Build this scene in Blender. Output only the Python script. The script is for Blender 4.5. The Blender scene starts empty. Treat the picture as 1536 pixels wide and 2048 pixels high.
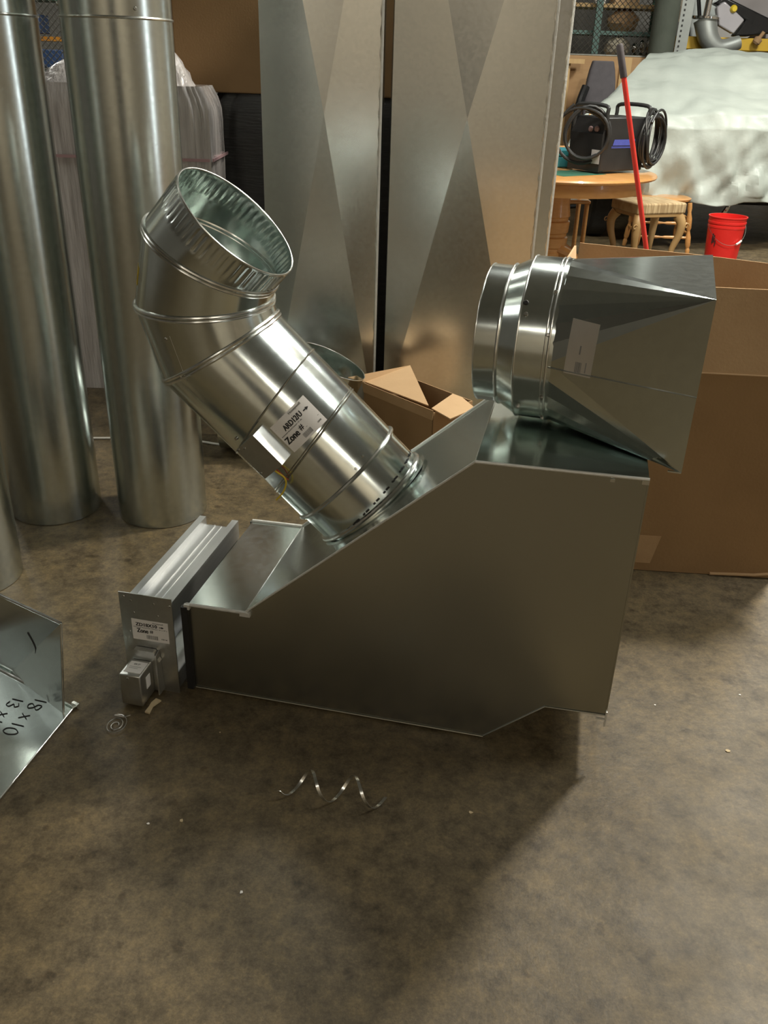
import bpy, math, random
from mathutils import Vector as V, Matrix, noise as mnoise

random.seed(7)
SC = bpy.context.scene
COL = SC.collection
PI = math.pi
R = math.radians

# ---------------------------------------------------------------- camera
FPX = 1750.0                       # focal length in pixels of the 1536 x 2048 frame
PITCH, ROLL, CAM_H = R(27.2), R(1.9), 1.45
cd = bpy.data.cameras.new('camera')
cam = bpy.data.objects.new('camera', cd)
COL.objects.link(cam)
fw = V((0, math.cos(PITCH), -math.sin(PITCH)))
dn0 = V((0, -math.sin(PITCH), -math.cos(PITCH)))
rt = V((1, 0, 0)) * math.cos(ROLL) - dn0 * math.sin(ROLL)
dn = V((1, 0, 0)) * math.sin(ROLL) + dn0 * math.cos(ROLL)
mr = Matrix((rt, -dn, -fw)).transposed().to_4x4()
cam.matrix_world = Matrix.Translation((0, 0, CAM_H)) @ mr
cd.sensor_fit = 'VERTICAL'
cd.sensor_height = 36.0
cd.lens = 36.0 * FPX / 2048.0
cd.clip_start = 0.05
cd.clip_end = 60
SC.camera = cam

# ---------------------------------------------------------------- view, world, lights
SC.view_settings.view_transform = 'Standard'
SC.view_settings.look = 'None'
SC.view_settings.exposure = 0.0
SC.view_settings.gamma = 1.0
SC.view_settings.use_curve_mapping = False
SC.cycles.use_denoising = True
SC.cycles.max_bounces = 10
SC.cycles.glossy_bounces = 8
SC.cycles.diffuse_bounces = 4
SC.cycles.sample_clamp_indirect = 6.0
SC.cycles.caustics_reflective = True
SC.cycles.blur_glossy = 0.6

wd = bpy.data.worlds.new('world')
SC.world = wd
wd.use_nodes = True
wd.node_tree.nodes['Background'].inputs[0].default_value = (0.8, 0.85, 0.8, 1)
wd.node_tree.nodes['Background'].inputs[1].default_value = 0.02


def lamp(name, loc, target, power, sx, sy, color):
    l = bpy.data.lights.new(name, 'AREA')
    l.shape = 'RECTANGLE'
    l.size, l.size_y = sx, sy
    l.energy = power
    l.color = color
    o = bpy.data.objects.new(name, l)
    COL.objects.link(o)
    o.location = loc
    o.rotation_euler = (V(target) - V(loc)).to_track_quat('-Z', 'Y').to_euler()
    return o


WARM = (1.0, 0.92, 0.77)
COOL = (1.0, 1.0, 0.92)
DAY = (0.86, 0.95, 1.0)
lamp('high_bay_lamp', (2.5, 4.1, 4.3), (2.2, 3.8, 0), 240, 0.4, 0.4, WARM)
lamp('high_bay_lamp', (1.1, 5.0, 4.6), (1.1, 4.8, 0), 90, 0.7, 0.7, COOL)
lamp('high_bay_lamp', (4.0, 7.2, 4.7), (3.8, 8.2, 0), 210, 0.9, 0.9, COOL)
lamp('tube_lamp', (3.6, 2.4, 4.6), (3.5, 2.4, 0), 115, 1.4, 2.4, COOL)
lamp('tube_lamp', (-4.7, 8.3, 4.6), (-4.5, 8.0, 0), 55, 0.6, 2.0, COOL)
lamp('tube_lamp', (-2.45, 7.7, 4.6), (-2.45, 7.6, 0), 50, 0.4, 1.0, COOL)
lamp('tube_lamp', (-5.7, 2.7, 4.2), (-5.2, 2.7, 0), 24, 0.6, 1.4, COOL)
lamp('tube_lamp', (-1.8, -5.0, 4.6), (-1.8, -5.8, 0), 80, 2.4, 0.3, WARM)
lamp('tube_lamp', (3.4, -5.0, 4.6), (3.4, -5.8, 0), 105, 2.4, 0.3, WARM)
lamp('doorway_daylight', (8.9, 0.4, 1.9), (0, 0.4, 1.9), 40, 0.7, 3.4, DAY)

# ---------------------------------------------------------------- materials


def mat(name, col, rough=0.5, metal=0.0, var=None, scale=8.0, amt=0.3, bump=0.0, bscale=40.0, detail=6.0,
        rvar=0.0, trans=0.0, coat=0.0, stretch=None, spec=None):
    m = bpy.data.materials.new(name)
    m.use_nodes = True
    nt = m.node_tree
    b = nt.nodes['Principled BSDF']
    b.inputs['Base Color'].default_value = (*col, 1)
    b.inputs['Roughness'].default_value = rough
    b.inputs['Metallic'].default_value = metal
    b.inputs['Transmission Weight'].default_value = trans
    b.inputs['Coat Weight'].default_value = coat
    if spec is not None:
        b.inputs['Specular IOR Level'].default_value = spec
    tc = nt.nodes.new('ShaderNodeTexCoord')
    src = tc.outputs['Object']
    if stretch:
        mp = nt.nodes.new('ShaderNodeMapping')
        mp.inputs['Scale'].default_value = stretch
        nt.links.new(src, mp.inputs[0])
        src = mp.outputs[0]
    if var is not None:
        n = nt.nodes.new('ShaderNodeTexNoise')
        n.inputs['Scale'].default_value = scale
        n.inputs['Detail'].default_value = detail
        nt.links.new(src, n.inputs['Vector'])
        rp = nt.nodes.new('ShaderNodeValToRGB')
        rp.color_ramp.elements[0].position = 0.5 - amt
        rp.color_ramp.elements[1].position = 0.5 + amt
        rp.color_ramp.elements[0].color = (*col, 1)
        rp.color_ramp.elements[1].color = (*var, 1)
        nt.links.new(n.outputs[0], rp.inputs[0])
        nt.links.new(rp.outputs[0], b.inputs['Base Color'])
        if rvar:
            mr_ = nt.nodes.new('ShaderNodeMapRange')
            mr_.inputs[3].default_value = rough - rvar
            mr_.inputs[4].default_value = rough + rvar
            nt.links.new(n.outputs[0], mr_.inputs[0])
            nt.links.new(mr_.outputs[0], b.inputs['Roughness'])
    if bump:
        n2 = nt.nodes.new('ShaderNodeTexNoise')
        n2.inputs['Scale'].default_value = bscale
        n2.inputs['Detail'].default_value = 4
        nt.links.new(src, n2.inputs['Vector'])
        bp = nt.nodes.new('ShaderNodeBump')
        bp.inputs['Strength'].default_value = bump
        bp.inputs['Distance'].default_value = 0.01
        nt.links.new(n2.outputs[0], bp.inputs['Height'])
        nt.links.new(bp.outputs[0], b.inputs['Normal'])
    return m


def galv(name, col, rough, wav=0.05, wscale=3.0, spangle=70.0, contrast=0.035, rv=0.06):
    """zinc-coated sheet: spangled grain, a little oil-canning."""
    m = bpy.data.materials.new(name)
    m.use_nodes = True
    nt = m.node_tree
    b = nt.nodes['Principled BSDF']
    b.inputs['Metallic'].default_value = 1.0
    tc = nt.nodes.new('ShaderNodeTexCoord')
    vo = nt.nodes.new('ShaderNodeTexVoronoi')
    vo.inputs['Scale'].default_value = spangle
    nt.links.new(tc.outputs['Object'], vo.inputs['Vector'])
    sep = nt.nodes.new('ShaderNodeSeparateColor')
    nt.links.new(vo.outputs['Color'], sep.inputs[0])
    mix = nt.nodes.new('ShaderNodeMix')
    mix.data_type = 'RGBA'
    lo = tuple(c * (1 - contrast) for c in col)
    hi = tuple(min(1, c * (1 + contrast)) for c in col)
    mix.inputs[6].default_value = (*lo, 1)
    mix.inputs[7].default_value = (*hi, 1)
    nt.links.new(sep.outputs[0], mix.inputs[0])
    nt.links.new(mix.outputs[2], b.inputs['Base Color'])
    mrg = nt.nodes.new('ShaderNodeMapRange')
    mrg.inputs[3].default_value = rough * (1 - rv)
    mrg.inputs[4].default_value = rough * (1 + rv)
    nt.links.new(sep.outputs[1], mrg.inputs[0])
    nt.links.new(mrg.outputs[0], b.inputs['Roughness'])
    n2 = nt.nodes.new('ShaderNodeTexNoise')
    n2.inputs['Scale'].default_value = wscale
    n2.inputs['Detail'].default_value = 1.5
    nt.links.new(tc.outputs['Object'], n2.inputs['Vector'])
    bp = nt.nodes.new('ShaderNodeBump')
    bp.inputs['Strength'].default_value = wav
    bp.inputs['Distance'].default_value = 0.1
    nt.links.new(n2.outputs[0], bp.inputs['Height'])
    nt.links.new(bp.outputs[0], b.inputs['Normal'])
    return m


M = {}
M['sheet'] = galv('galvanized_shaded', (0.47, 0.475, 0.43), 0.26, 0.016, 1.0, 40, 0.004, 0.0)  # same zinc as sheet_bright, front face's shade put into the darker base
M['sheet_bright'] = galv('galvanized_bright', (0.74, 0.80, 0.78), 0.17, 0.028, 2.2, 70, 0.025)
M['pipe'] = galv('galvanized_pipe', (0.62, 0.66, 0.635), 0.24, 0.03, 2.0)
M['duct'] = galv('galvanized_duct', (0.76, 0.785, 0.77), 0.25, 0.03, 1.2, 90, 0.03)
M['seam'] = galv('galvanized_seam', (0.78, 0.79, 0.76), 0.25, 0.1, 12)
M['edge'] = mat('painted_glint_edge', (0.74, 0.74, 0.70), 0.45, 0.35, (0.82, 0.82, 0.79), 30, 0.3, 0.3, 60)  # pale colour stands for light caught along the folded metal edges
M['aluminium'] = mat('extruded_aluminium', (0.50, 0.51, 0.51), 0.36, 0.9, (0.60, 0.61, 0.61), 3, 0.3, 0, stretch=(30, 1, 30))
M['plate'] = galv('steel_plate', (0.66, 0.67, 0.65), 0.34, 0.02, 2)
M['screw'] = mat('screw_steel', (0.62, 0.6, 0.55), 0.3, 1.0, (0.4, 0.4, 0.38), 60)
M['label'] = mat('label_paper', (0.84, 0.82, 0.80), 0.5, 0, (0.88, 0.86, 0.84), 10)
M['label_clear'] = mat('worn_label_paper', (0.55, 0.52, 0.47), 0.35, 0.3, (0.64, 0.60, 0.55), 14)
M['ink'] = mat('black_ink', (0.012, 0.012, 0.012), 0.6, 0, (0.03, 0.03, 0.03), 20)
M['grey_ink'] = mat('grey_ink', (0.22, 0.22, 0.22), 0.6, 0, (0.3, 0.3, 0.3), 20)
M['yellow_sticker'] = mat('yellow_sticker', (0.75, 0.55, 0.03), 0.45, 0, (0.65, 0.47, 0.03), 20)
M['yellow_wire'] = mat('yellow_wire', (0.80, 0.60, 0.04), 0.4, 0, (0.7, 0.5, 0.04), 30)
M['red_wire'] = mat('red_wire', (0.6, 0.12, 0.06), 0.4, 0, (0.5, 0.1, 0.05), 30)
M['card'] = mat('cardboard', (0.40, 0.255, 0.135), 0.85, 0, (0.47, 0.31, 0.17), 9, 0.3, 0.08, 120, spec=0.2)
M['card_dark'] = mat('brown_shaded_cardboard', (0.27, 0.165, 0.08), 0.85, 0, (0.33, 0.205, 0.10), 5, 0.3, 0.08, 120, spec=0.2)  # darker card: box fronts carry their shade in the colour
M['card_light'] = mat('tan_lit_cardboard', (0.56, 0.38, 0.22), 0.8, 0, (0.62, 0.43, 0.25), 9, 0.3, 0.06, 120, spec=0.2)  # paler card: light on the opened flaps put into the colour
M['stand_in_dark'] = mat('stand_in_dark', (0.025, 0.024, 0.024), 0.5, 0, (0.05, 0.047, 0.045), 6, 0.25, 0.3, 18, stretch=(1, 1, 8))  # dark colour for the painted shade block and the added panel
M['film'] = mat('stretch_film', (0.40, 0.37, 0.36), 0.2, 0, (0.74, 0.70, 0.69), 10, 0.25, 1.0, 14, stretch=(3.5, 3.5, 0.35), coat=0.8)  # vertical glints of the film put into the colour streaks
M['film_band'] = mat('pink_band', (0.45, 0.28, 0.30), 0.35, 0, (0.55, 0.36, 0.38), 12)
M['oak'] = mat('oak', (0.50, 0.24, 0.075), 0.32, 0, (0.62, 0.32, 0.11), 5, 0.3, 0.03, 60, stretch=(3, 3, 12), coat=0.3)
M['leg_wood'] = mat('carved_light_wood', (0.40, 0.25, 0.10), 0.45, 0, (0.48, 0.31, 0.14), 9)
M['fabric'] = mat('striped_upholstery', (0.36, 0.25, 0.13), 0.9, 0, (0.55, 0.42, 0.24), 14, 0.08, 0.1, 200, stretch=(4, 0.4, 0.4))
M['black_paint'] = mat('black_paint', (0.016, 0.016, 0.017), 0.38, 0, (0.026, 0.026, 0.027), 9)
M['rubber'] = mat('black_rubber', (0.018, 0.018, 0.018), 0.45, 0, (0.03, 0.03, 0.03), 20)
M['blue_print'] = mat('blue_print', (0.06, 0.08, 0.36), 0.5, 0, (0.08, 0.1, 0.42), 30)
M['grey_sticker'] = mat('grey_sticker', (0.42, 0.40, 0.40), 0.5, 0, (0.5, 0.48, 0.48), 30)
M['dial'] = mat('dial', (0.22, 0.14, 0.14), 0.4, 0, (0.28, 0.2, 0.2), 30)
M['teal'] = mat('teal_plastic', (0.03, 0.26, 0.32), 0.4, 0, (0.05, 0.33, 0.39), 6)
M['red_plastic'] = mat('red_plastic', (0.72, 0.018, 0.015), 0.35, 0, (0.80, 0.03, 0.025), 6)
M['red_paint'] = mat('red_paint', (0.60, 0.03, 0.025), 0.3, 0, (0.68, 0.05, 0.03), 6)
M['grip'] = mat('grip_foam', (0.03, 0.022, 0.025), 0.7, 0, (0.05, 0.04, 0.045), 40)
M['white_plastic'] = mat('white_plastic', (0.75, 0.72, 0.68), 0.4, 0, (0.8, 0.77, 0.72), 10)
M['wire'] = mat('bare_wire', (0.6, 0.58, 0.55), 0.3, 1.0, (0.5, 0.5, 0.5), 40)
M['cover'] = mat('car_cover_fabric', (0.38, 0.42, 0.385), 0.45, 0, (0.48, 0.52, 0.475), 3, 0.3, 0.6, 9, spec=0.35)
M['tire'] = mat('tire_rubber', (0.015, 0.015, 0.015), 0.7, 0, (0.03, 0.03, 0.03), 30)
M['chrome'] = mat('chrome', (0.7, 0.7, 0.7), 0.12, 1.0, (0.6, 0.6, 0.6), 10)
M['plywood'] = mat('plywood', (0.38, 0.22, 0.10), 0.75, 0, (0.48, 0.30, 0.15), 2.5, 0.3, 0.03, 50, stretch=(1, 1, 5))
M['pine'] = mat('pine_board', (0.55, 0.36, 0.16), 0.7, 0, (0.63, 0.43, 0.21), 4, 0.3, stretch=(6, 1, 1))
M['fence'] = mat('fence_wire', (0.10, 0.10, 0.085), 0.5, 0.7, (0.16, 0.15, 0.13), 20)
M['yellow_steel'] = mat('yellow_steel', (0.66, 0.42, 0.03), 0.45, 0, (0.56, 0.35, 0.04), 7)
M['orange_steel'] = mat('orange_steel', (0.62, 0.27, 0.03), 0.45, 0, (0.5, 0.2, 0.03), 7)
M['green_steel'] = mat('green_steel', (0.035, 0.12, 0.075), 0.5, 0, (0.05, 0.16, 0.11), 7)
M['teal_steel'] = mat('pale_teal_steel', (0.11, 0.20, 0.18), 0.5, 0, (0.15, 0.25, 0.22), 7)
M['grey_steel'] = mat('grey_steel', (0.30, 0.32, 0.31), 0.45, 0.6, (0.40, 0.42, 0.40), 6)
M['concrete'] = mat('green_grey_concrete', (0.055, 0.065, 0.05), 0.85, 0, (0.09, 0.10, 0.08), 4, 0.3, 0.2, 40)
M['grey_fabric'] = mat('grey_fabric', (0.085, 0.078, 0.085), 0.9, 0, (0.12, 0.11, 0.12), 14)
M['paper'] = mat('crumpled_paper', (0.46, 0.40, 0.30), 0.8, 0, (0.56, 0.5, 0.4), 9)
M['brown_paper'] = mat('brown_paper', (0.30, 0.18, 0.09), 0.8, 0, (0.38, 0.24, 0.12), 9)
M['black_plastic'] = mat('black_plastic', (0.012, 0.012, 0.013), 0.25, 0, (0.02, 0.02, 0.02), 9)
M['lens'] = mat('lamp_lens', (0.42, 0.40, 0.43), 0.15, 0.1, (0.5, 0.48, 0.5), 4)
M['grey_plastic'] = mat('grey_plastic', (0.24, 0.22, 0.22), 0.4, 0, (0.32, 0.30, 0.30), 4)
M['blue'] = mat('blue_plastic', (0.03, 0.07, 0.17), 0.4, 0, (0.05, 0.09, 0.22), 8)
M['white_goods'] = mat('white_goods', (0.62, 0.6, 0.56), 0.5, 0, (0.7, 0.68, 0.64), 8)
M['wood_scrap'] = mat('wood_scrap', (0.55, 0.43, 0.25), 0.8, 0, (0.62, 0.5, 0.32), 60)


def floor_material():
    m = bpy.data.materials.new('stained_concrete_floor')
    m.use_nodes = True
    nt = m.node_tree
    L = nt.links.new
    b = nt.nodes['Principled BSDF']
    tc = nt.nodes.new('ShaderNodeTexCoord')

    def nz(scale, detail, rough=0.6):
        n = nt.nodes.new('ShaderNodeTexNoise')
        n.inputs['Scale'].default_value = scale
        n.inputs['Detail'].default_value = detail
        n.inputs['Roughness'].default_value = rough
        L(tc.outputs['Object'], n.inputs['Vector'])
        return n.outputs[0]

    def ramp(v, stops):
        r = nt.nodes.new('ShaderNodeValToRGB')
        e = r.color_ramp.elements
        e[0].position, e[0].color = stops[0][0], (*stops[0][1], 1)
        e[1].position, e[1].color = stops[-1][0], (*stops[-1][1], 1)
        for p, c in stops[1:-1]:
            k = e.new(p)
            k.color = (*c, 1)
        L(v, r.inputs[0])
        return r.outputs[0]

    def mixc(a, c, fac, mode='MULTIPLY'):
        x = nt.nodes.new('ShaderNodeMix')
        x.data_type = 'RGBA'
        x.blend_type = mode
        x.inputs[0].default_value = fac
        L(a, x.inputs[6])
        L(c, x.inputs[7])
        return x.outputs[2]
    base = ramp(nz(0.8, 4), [(0.30, (0.104, 0.079, 0.043)), (0.52, (0.136, 0.106, 0.063)), (0.72, (0.166, 0.132, 0.088))])
    mid = ramp(nz(22, 9, 0.75), [(0.32, (0.34, 0.32, 0.29)), (0.5, (0.95, 0.94, 0.91)), (0.70, (1.6, 1.52, 1.3))])
    fine = ramp(nz(120, 8, 0.85), [(0.3, (0.45, 0.45, 0.43)), (0.52, (1, 1, 1)), (0.72, (1.8, 1.7, 1.5))])
    c = mixc(mixc(base, mid, 0.9), fine, 0.7)
    spots = ramp(nz(24, 3, 0.5), [(0.28, (0.55, 0.52, 0.48)), (0.36, (1, 1, 1)), (1.0, (1, 1, 1))])
    c = mixc(c, spots, 0.8)
    L(c, b.inputs['Base Color'])
    mr_ = nt.nodes.new('ShaderNodeMapRange')
    mr_.inputs[3].default_value = 0.34
    mr_.inputs[4].default_value = 0.66
    L(nz(5, 6), mr_.inputs[0])
    L(mr_.outputs[0], b.inputs['Roughness'])
    b.inputs['Specular IOR Level'].default_value = 0.4
    bp = nt.nodes.new('ShaderNodeBump')
    bp.inputs['Strength'].default_value = 0.25
    bp.inputs['Distance'].default_value = 0.004
    L(nz(60, 8, 0.7), bp.inputs['Height'])
    L(bp.outputs[0], b.inputs['Normal'])
    return m


M['floor'] = floor_material()
M['wall_beige'] = mat('painted_block_wall', (0.56, 0.48, 0.38), 0.85, 0, (0.76, 0.68, 0.57), 0.7, 0.2, 0.1, 12)
M['wall_dark'] = mat('dim_wall', (0.16, 0.155, 0.14), 0.85, 0, (0.26, 0.25, 0.235), 0.6, 0.3, 0.1, 12)
M['ceiling'] = mat('ceiling_deck', (0.28, 0.30, 0.30), 0.8, 0, (0.38, 0.40, 0.40), 0.7, 0.2)

# ---------------------------------------------------------------- mesh helpers
MW = {}


def orth(d):
    d = V(d).normalized()
    a = V((0, 0, 1)) if abs(d.z) < 0.9 else V((1, 0, 0))
    x = a.cross(d).normalized()
    return x, d.cross(x).normalized()


class MB:
    def __init__(self):
        self.v, self.f = [], []

    def add(self, vs, fs):
        o = len(self.v)
        self.v += [V(p) for p in vs]
        self.f += [tuple(i + o for i in f) for f in fs]
        return self

    def box(self, c, s, X=None, Y=None, Z=None):
        X = V(X) if X is not None else V((1, 0, 0))
        Y = V(Y) if Y is not None else V((0, 1, 0))
        Z = V(Z) if Z is not None else V((0, 0, 1))
        c = V(c)
        vs = [c + X * (s[0] / 2 * a) + Y * (s[1] / 2 * b) + Z * (s[2] / 2 * k) for k in (-1, 1) for a, b in ((-1, -1), (1, -1), (1, 1), (-1, 1))]
        return self.add(vs, [(3, 2, 1, 0), (4, 5, 6, 7), (0, 1, 5, 4), (1, 2, 6, 5), (2, 3, 7, 6), (3, 0, 4, 7)])

    def prism(self, poly, ext):
        n = len(poly)
        ext = V(ext)
        poly = [V(p) for p in poly]
        fs = [tuple(range(n))[::-1], tuple(range(n, 2 * n))] + [(i, (i + 1) % n, n + (i + 1) % n, n + i) for i in range(n)]
        return self.add(poly + [p + ext for p in poly], fs)

    def loft(self, rings, closed=True, cap0=False, cap1=False):
        n = len(rings[0])
        vs = [p for r in rings for p in r]
        fs = []
        for k in range(len(rings) - 1):
            for i in range(n if closed else n - 1):
                j = (i + 1) % n
                fs.append((k * n + i, k * n + j, (k + 1) * n + j, (k + 1) * n + i))
        if cap0:
            fs.append(tuple(range(n))[::-1])
        if cap1:
            fs.append(tuple(range((len(rings) - 1) * n, len(rings) * n)))
        return self.add(vs, fs)

    def tube(self, pts, r, seg=8, closed=False):
        pts = [V(p) for p in pts]
        n = len(pts)
        rad = r if isinstance(r, (list, tuple)) else [r] * n
        rings = []
        px = None
        for i, p in enumerate(pts):
            a = pts[i - 1] if (i > 0 or closed) else p
            c = pts[(i + 1) % n] if (i < n - 1 or closed) else p
            t = (c - a)
            t = t.normalized() if t.length > 1e-9 else V((0, 0, 1))
            if px is None:
                px, _ = orth(t)
            x = (px - t * px.dot(t))
            x = x.normalized() if x.length > 1e-6 else orth(t)[0]
            y = t.cross(x)
            px = x
            rings.append([p + (x * math.cos(2 * PI * k / seg) + y * math.sin(2 * PI * k / seg)) * rad[i] for k in range(seg)])
        if closed:
            # find best twist for the closing seam
            best = min(range(seg), key=lambda s: (rings[0][s] - rings[-1][0]).length)
            rings.append([rings[0][(k + best) % seg] for k in range(seg)])
            return self.loft(rings)
        return self.loft(rings, True, True, True)

    def cyl(self, p0, p1, r0, r1=None, seg=24, caps=True):
        p0, p1 = V(p0), V(p1)
        r1 = r0 if r1 is None else r1
        x, y = orth(p1 - p0)
        ring = lambda p, r: [p + (x * math.cos(2 * PI * k / seg) + y * math.sin(2 * PI * k / seg)) * r for k in range(seg)]
        return self.loft([ring(p0, r0), ring(p1, r1)], True, caps, caps)

    def lathe(self, base, prof, axis=(0, 0, 1), seg=32, cap=True):
        base = V(base)
        ax = V(axis).normalized()
        x, y = orth(ax)
        rings = [[base + ax * z + (x * math.cos(2 * PI * k / seg) + y * math.sin(2 * PI * k / seg)) * max(r, 1e-4) for k in range(seg)] for r, z in prof]
        return self.loft(rings, True, cap, cap)

    def build(self, name, m, parent=None, loc=None, smooth=35, bevel=0.0, label=None, rotz=0.0):
        me = bpy.data.meshes.new(name)
        if parent is not None:
            root = parent
            while root.parent is not None:
                root = root.parent
            inv = MW[root].inverted()
        else:
            inv = (Matrix.Translation(loc or (0, 0, 0)) @ Matrix.Rotation(rotz, 4, 'Z')).inverted()
        me.from_pydata([tuple(inv @ p) for p in self.v], [], self.f)
        me.validate()
        me.update()
        if smooth:
            me.polygons.foreach_set('use_smooth', [True] * len(me.polygons))
            me.set_sharp_from_angle(angle=R(smooth))
        me.materials.append(M[m])
        o = bpy.data.objects.new(name, me)
        COL.objects.link(o)
        if parent is not None:
            o.parent = parent
        else:
            o.matrix_world = inv.inverted()
            MW[o] = inv.inverted()
        if bevel:
            bv = o.modifiers.new('bevel', 'BEVEL')
            bv.width = bevel
            bv.segments = 2
            bv.limit_method = 'ANGLE'
        if label:
            o['label'] = label
        return o


def thing(name, label, cat, loc=(0, 0, 0), rotz=0.0, group=None):
    o = bpy.data.objects.new(name, None)
    COL.objects.link(o)
    o.empty_display_size = 0.1
    o.location = loc
    o.rotation_euler = (0, 0, rotz)
    o['label'], o['category'] = label, cat
    if group:
        o['group'] = group
    MW[o] = Matrix.Translation(loc) @ Matrix.Rotation(rotz, 4, 'Z')
    return o


def tag(o, label, cat, group=None, kind=None):
    o['label'], o['category'] = label, cat
    if group:
        o['group'] = group
    if kind:
        o['kind'] = kind
    return o


def struct(o, label=None):
    o['kind'] = 'structure'
    if label:
        o['label'] = label
    return o


def text_shape(s, w, h, bold=0.0):
    """letters filling a box w x h, lower-left at 0,0: (points2d, faces)"""
    cu = bpy.data.curves.new('t', 'FONT')
    cu.body = s
    cu.size = 1
    cu.offset = bold
    cu.resolution_u = 3
    o = bpy.data.objects.new('t', cu)
    COL.objects.link(o)
    dg = bpy.context.evaluated_depsgraph_get()
    me = bpy.data.meshes.new_from_object(o.evaluated_get(dg))
    ps = [(v.co.x, v.co.y) for v in me.vertices]
    fs = [tuple(p.vertices) for p in me.polygons]
    bpy.data.objects.remove(o)
    bpy.data.curves.remove(cu)
    bpy.data.meshes.remove(me)
    x0, x1 = min(p[0] for p in ps), max(p[0] for p in ps)
    y0, y1 = min(p[1] for p in ps), max(p[1] for p in ps)
    return [((p[0] - x0) / (x1 - x0) * w, (p[1] - y0) / (y1 - y0) * h) for p in ps], fs


def rect2(mb, f, x, y, w, h, e):
    mb.add([f(x, y, e), f(x + w, y, e), f(x + w, y + h, e), f(x, y + h, e)], [(0, 1, 2, 3)])


def text2(mb, f, s, x, y, w, h, e, bold=0.0):
    ps, fs = text_shape(s, w, h, min(bold, 0.022))
    k = 0.0
    reps = 2 if bold > 0.025 else 1
    dx = h * 0.06
    for q in range(reps):
        mb.add([f(x + p[0] * (w - dx * (reps - 1)) / w + dx * q, y + p[1], e + 0.00002 * q) for p in ps], fs)


def patch(f, w, h, nx=8, ny=3, e0=0.0, e1=0.0006, cut=0.0):
    """a thin card following surface map f(x, y, lift)"""
    mb = MB()
    xs = [w * i / nx for i in range(nx + 1)]
    ys = [h * j / ny for j in range(ny + 1)]
    top = [f(x, y, e1) for y in ys for x in xs]
    n = nx + 1
    fs = [(j * n + i, j * n + i + 1, (j + 1) * n + i + 1, (j + 1) * n + i) for j in range(ny) for i in range(nx)]
    bot = [f(x, y, e0) for y in ys for x in xs]
    k = len(top)
    bf = [tuple(a + k for a in q[::-1]) for q in fs]
    edge = list(range(n)) + [j * n + nx for j in range(1, ny + 1)] + [ny * n + i for i in range(nx - 1, -1, -1)] + [j * n for j in range(ny - 1, 0, -1)]
    sf = [(edge[i], edge[i] + k, edge[(i + 1) % len(edge)] + k, edge[(i + 1) % len(edge)]) for i in range(len(edge))]
    mb.add(top + bot, fs + bf + sf)
    return mb


def barcode(mb, f, x, y, w, h, e, n=16):
    rnd = random.Random(3)
    k = x
    while k < x + w:
        b = w / n * rnd.choice((0.3, 0.5, 0.9))
        rect2(mb, f, k, y, b, h, e)
        k += b + w / n * rnd.choice((0.35, 0.6))


def smooth_path(pts, n=8, closed=False):
    """Catmull-Rom"""
    pts = [V(p) for p in pts]
    N = len(pts)
    out = []
    rng = range(N if closed else N - 1)
    for i in rng:
        if closed:
            p0, p1, p2, p3 = pts[(i - 1) % N], pts[i], pts[(i + 1) % N], pts[(i + 2) % N]
        else:
            p0, p1, p2, p3 = pts[max(i - 1, 0)], pts[i], pts[i + 1], pts[min(i + 2, N - 1)]
        for k in range(n):
            t = k / n
            out.append(0.5 * ((2 * p1) + (p2 - p0) * t + (2 * p0 - 5 * p1 + 4 * p2 - p3) * t * t + (3 * p1 - p0 - 3 * p2 + p3) * t ** 3))
    if not closed:
        out.append(pts[-1])
    return out


def screw(p, n, r=0.004, h=0.004):
    n = V(n).normalized()
    return MB().lathe(V(p) - n * 0.001, [(r, 0), (r, h * 0.5), (r * 0.7, h), (0.0001, h)], n, 10)


# ================================================================ structure
def slab(name, x0, x1, y0, y1, z0, z1, m):
    return struct(MB().box(((x0 + x1) / 2, (y0 + y1) / 2, (z0 + z1) / 2), (x1 - x0, y1 - y0, z1 - z0)).build(name, m, loc=((x0 + x1) / 2, (y0 + y1) / 2, z0)))


slab('floor', -7.2, 9.2, -7.2, 13.2, -0.2, 0.0, 'floor')
slab('wall_left', -7.2, -7.0, -7, 13, 0, 6, 'wall_dark')
slab('wall_right', 9.0, 9.2, -7, 13, 0, 6, 'wall_beige')
slab('wall_back', -7.0, 9.0, 13.0, 13.2, 0, 6, 'wall_dark')
struct(MB().box((0.6, -6.96, 1.7), (2.6, 0.06, 3.4)).build('dark_panel_1', 'stand_in_dark', loc=(0.6, -6.96, 0)), 'dark panel added for streaks reflected in the metal')  # unseen panel added to give dark streaks in the reflections
slab('wall_front', -7.0, 9.0, -7.2, -7.0, 0, 6, 'wall_beige')
slab('ceiling', -7.2, 9.2, -7.2, 13.2, 6.0, 6.2, 'ceiling')

# ================================================================ the offset duct fitting
FO = V((-0.473, 1.795, 0.0))
FYAW = math.atan2(-0.205, 0.979)
FD = V((math.cos(FYAW), math.sin(FYAW), 0))     # along the front face, left to right
FB = V((-FD.y, FD.x, 0))                        # into the scene
FZ = V((0, 0, 1))


def F(s, w, z):
    return FO + FD * s + FB * w + FZ * z


DEP = 0.455
T = 0.0016
prof = [(0, 0.004), (0, 0.254), (0.149, 0.258), (0.672, 0.721), (1.021, 0.726), (1.019, 0.128), (0.882, 0.124), (0.746, 0.004)]
fit = thing('duct_fitting', 'large galvanized offset duct fitting with sloped top and round collar on the floor', 'duct fitting', tuple(FO), FYAW)
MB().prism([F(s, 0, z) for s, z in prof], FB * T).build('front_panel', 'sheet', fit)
MB().prism([F(s, DEP, z) for s, z in prof], -FB * T).build('back_panel', 'sheet', fit)


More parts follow.
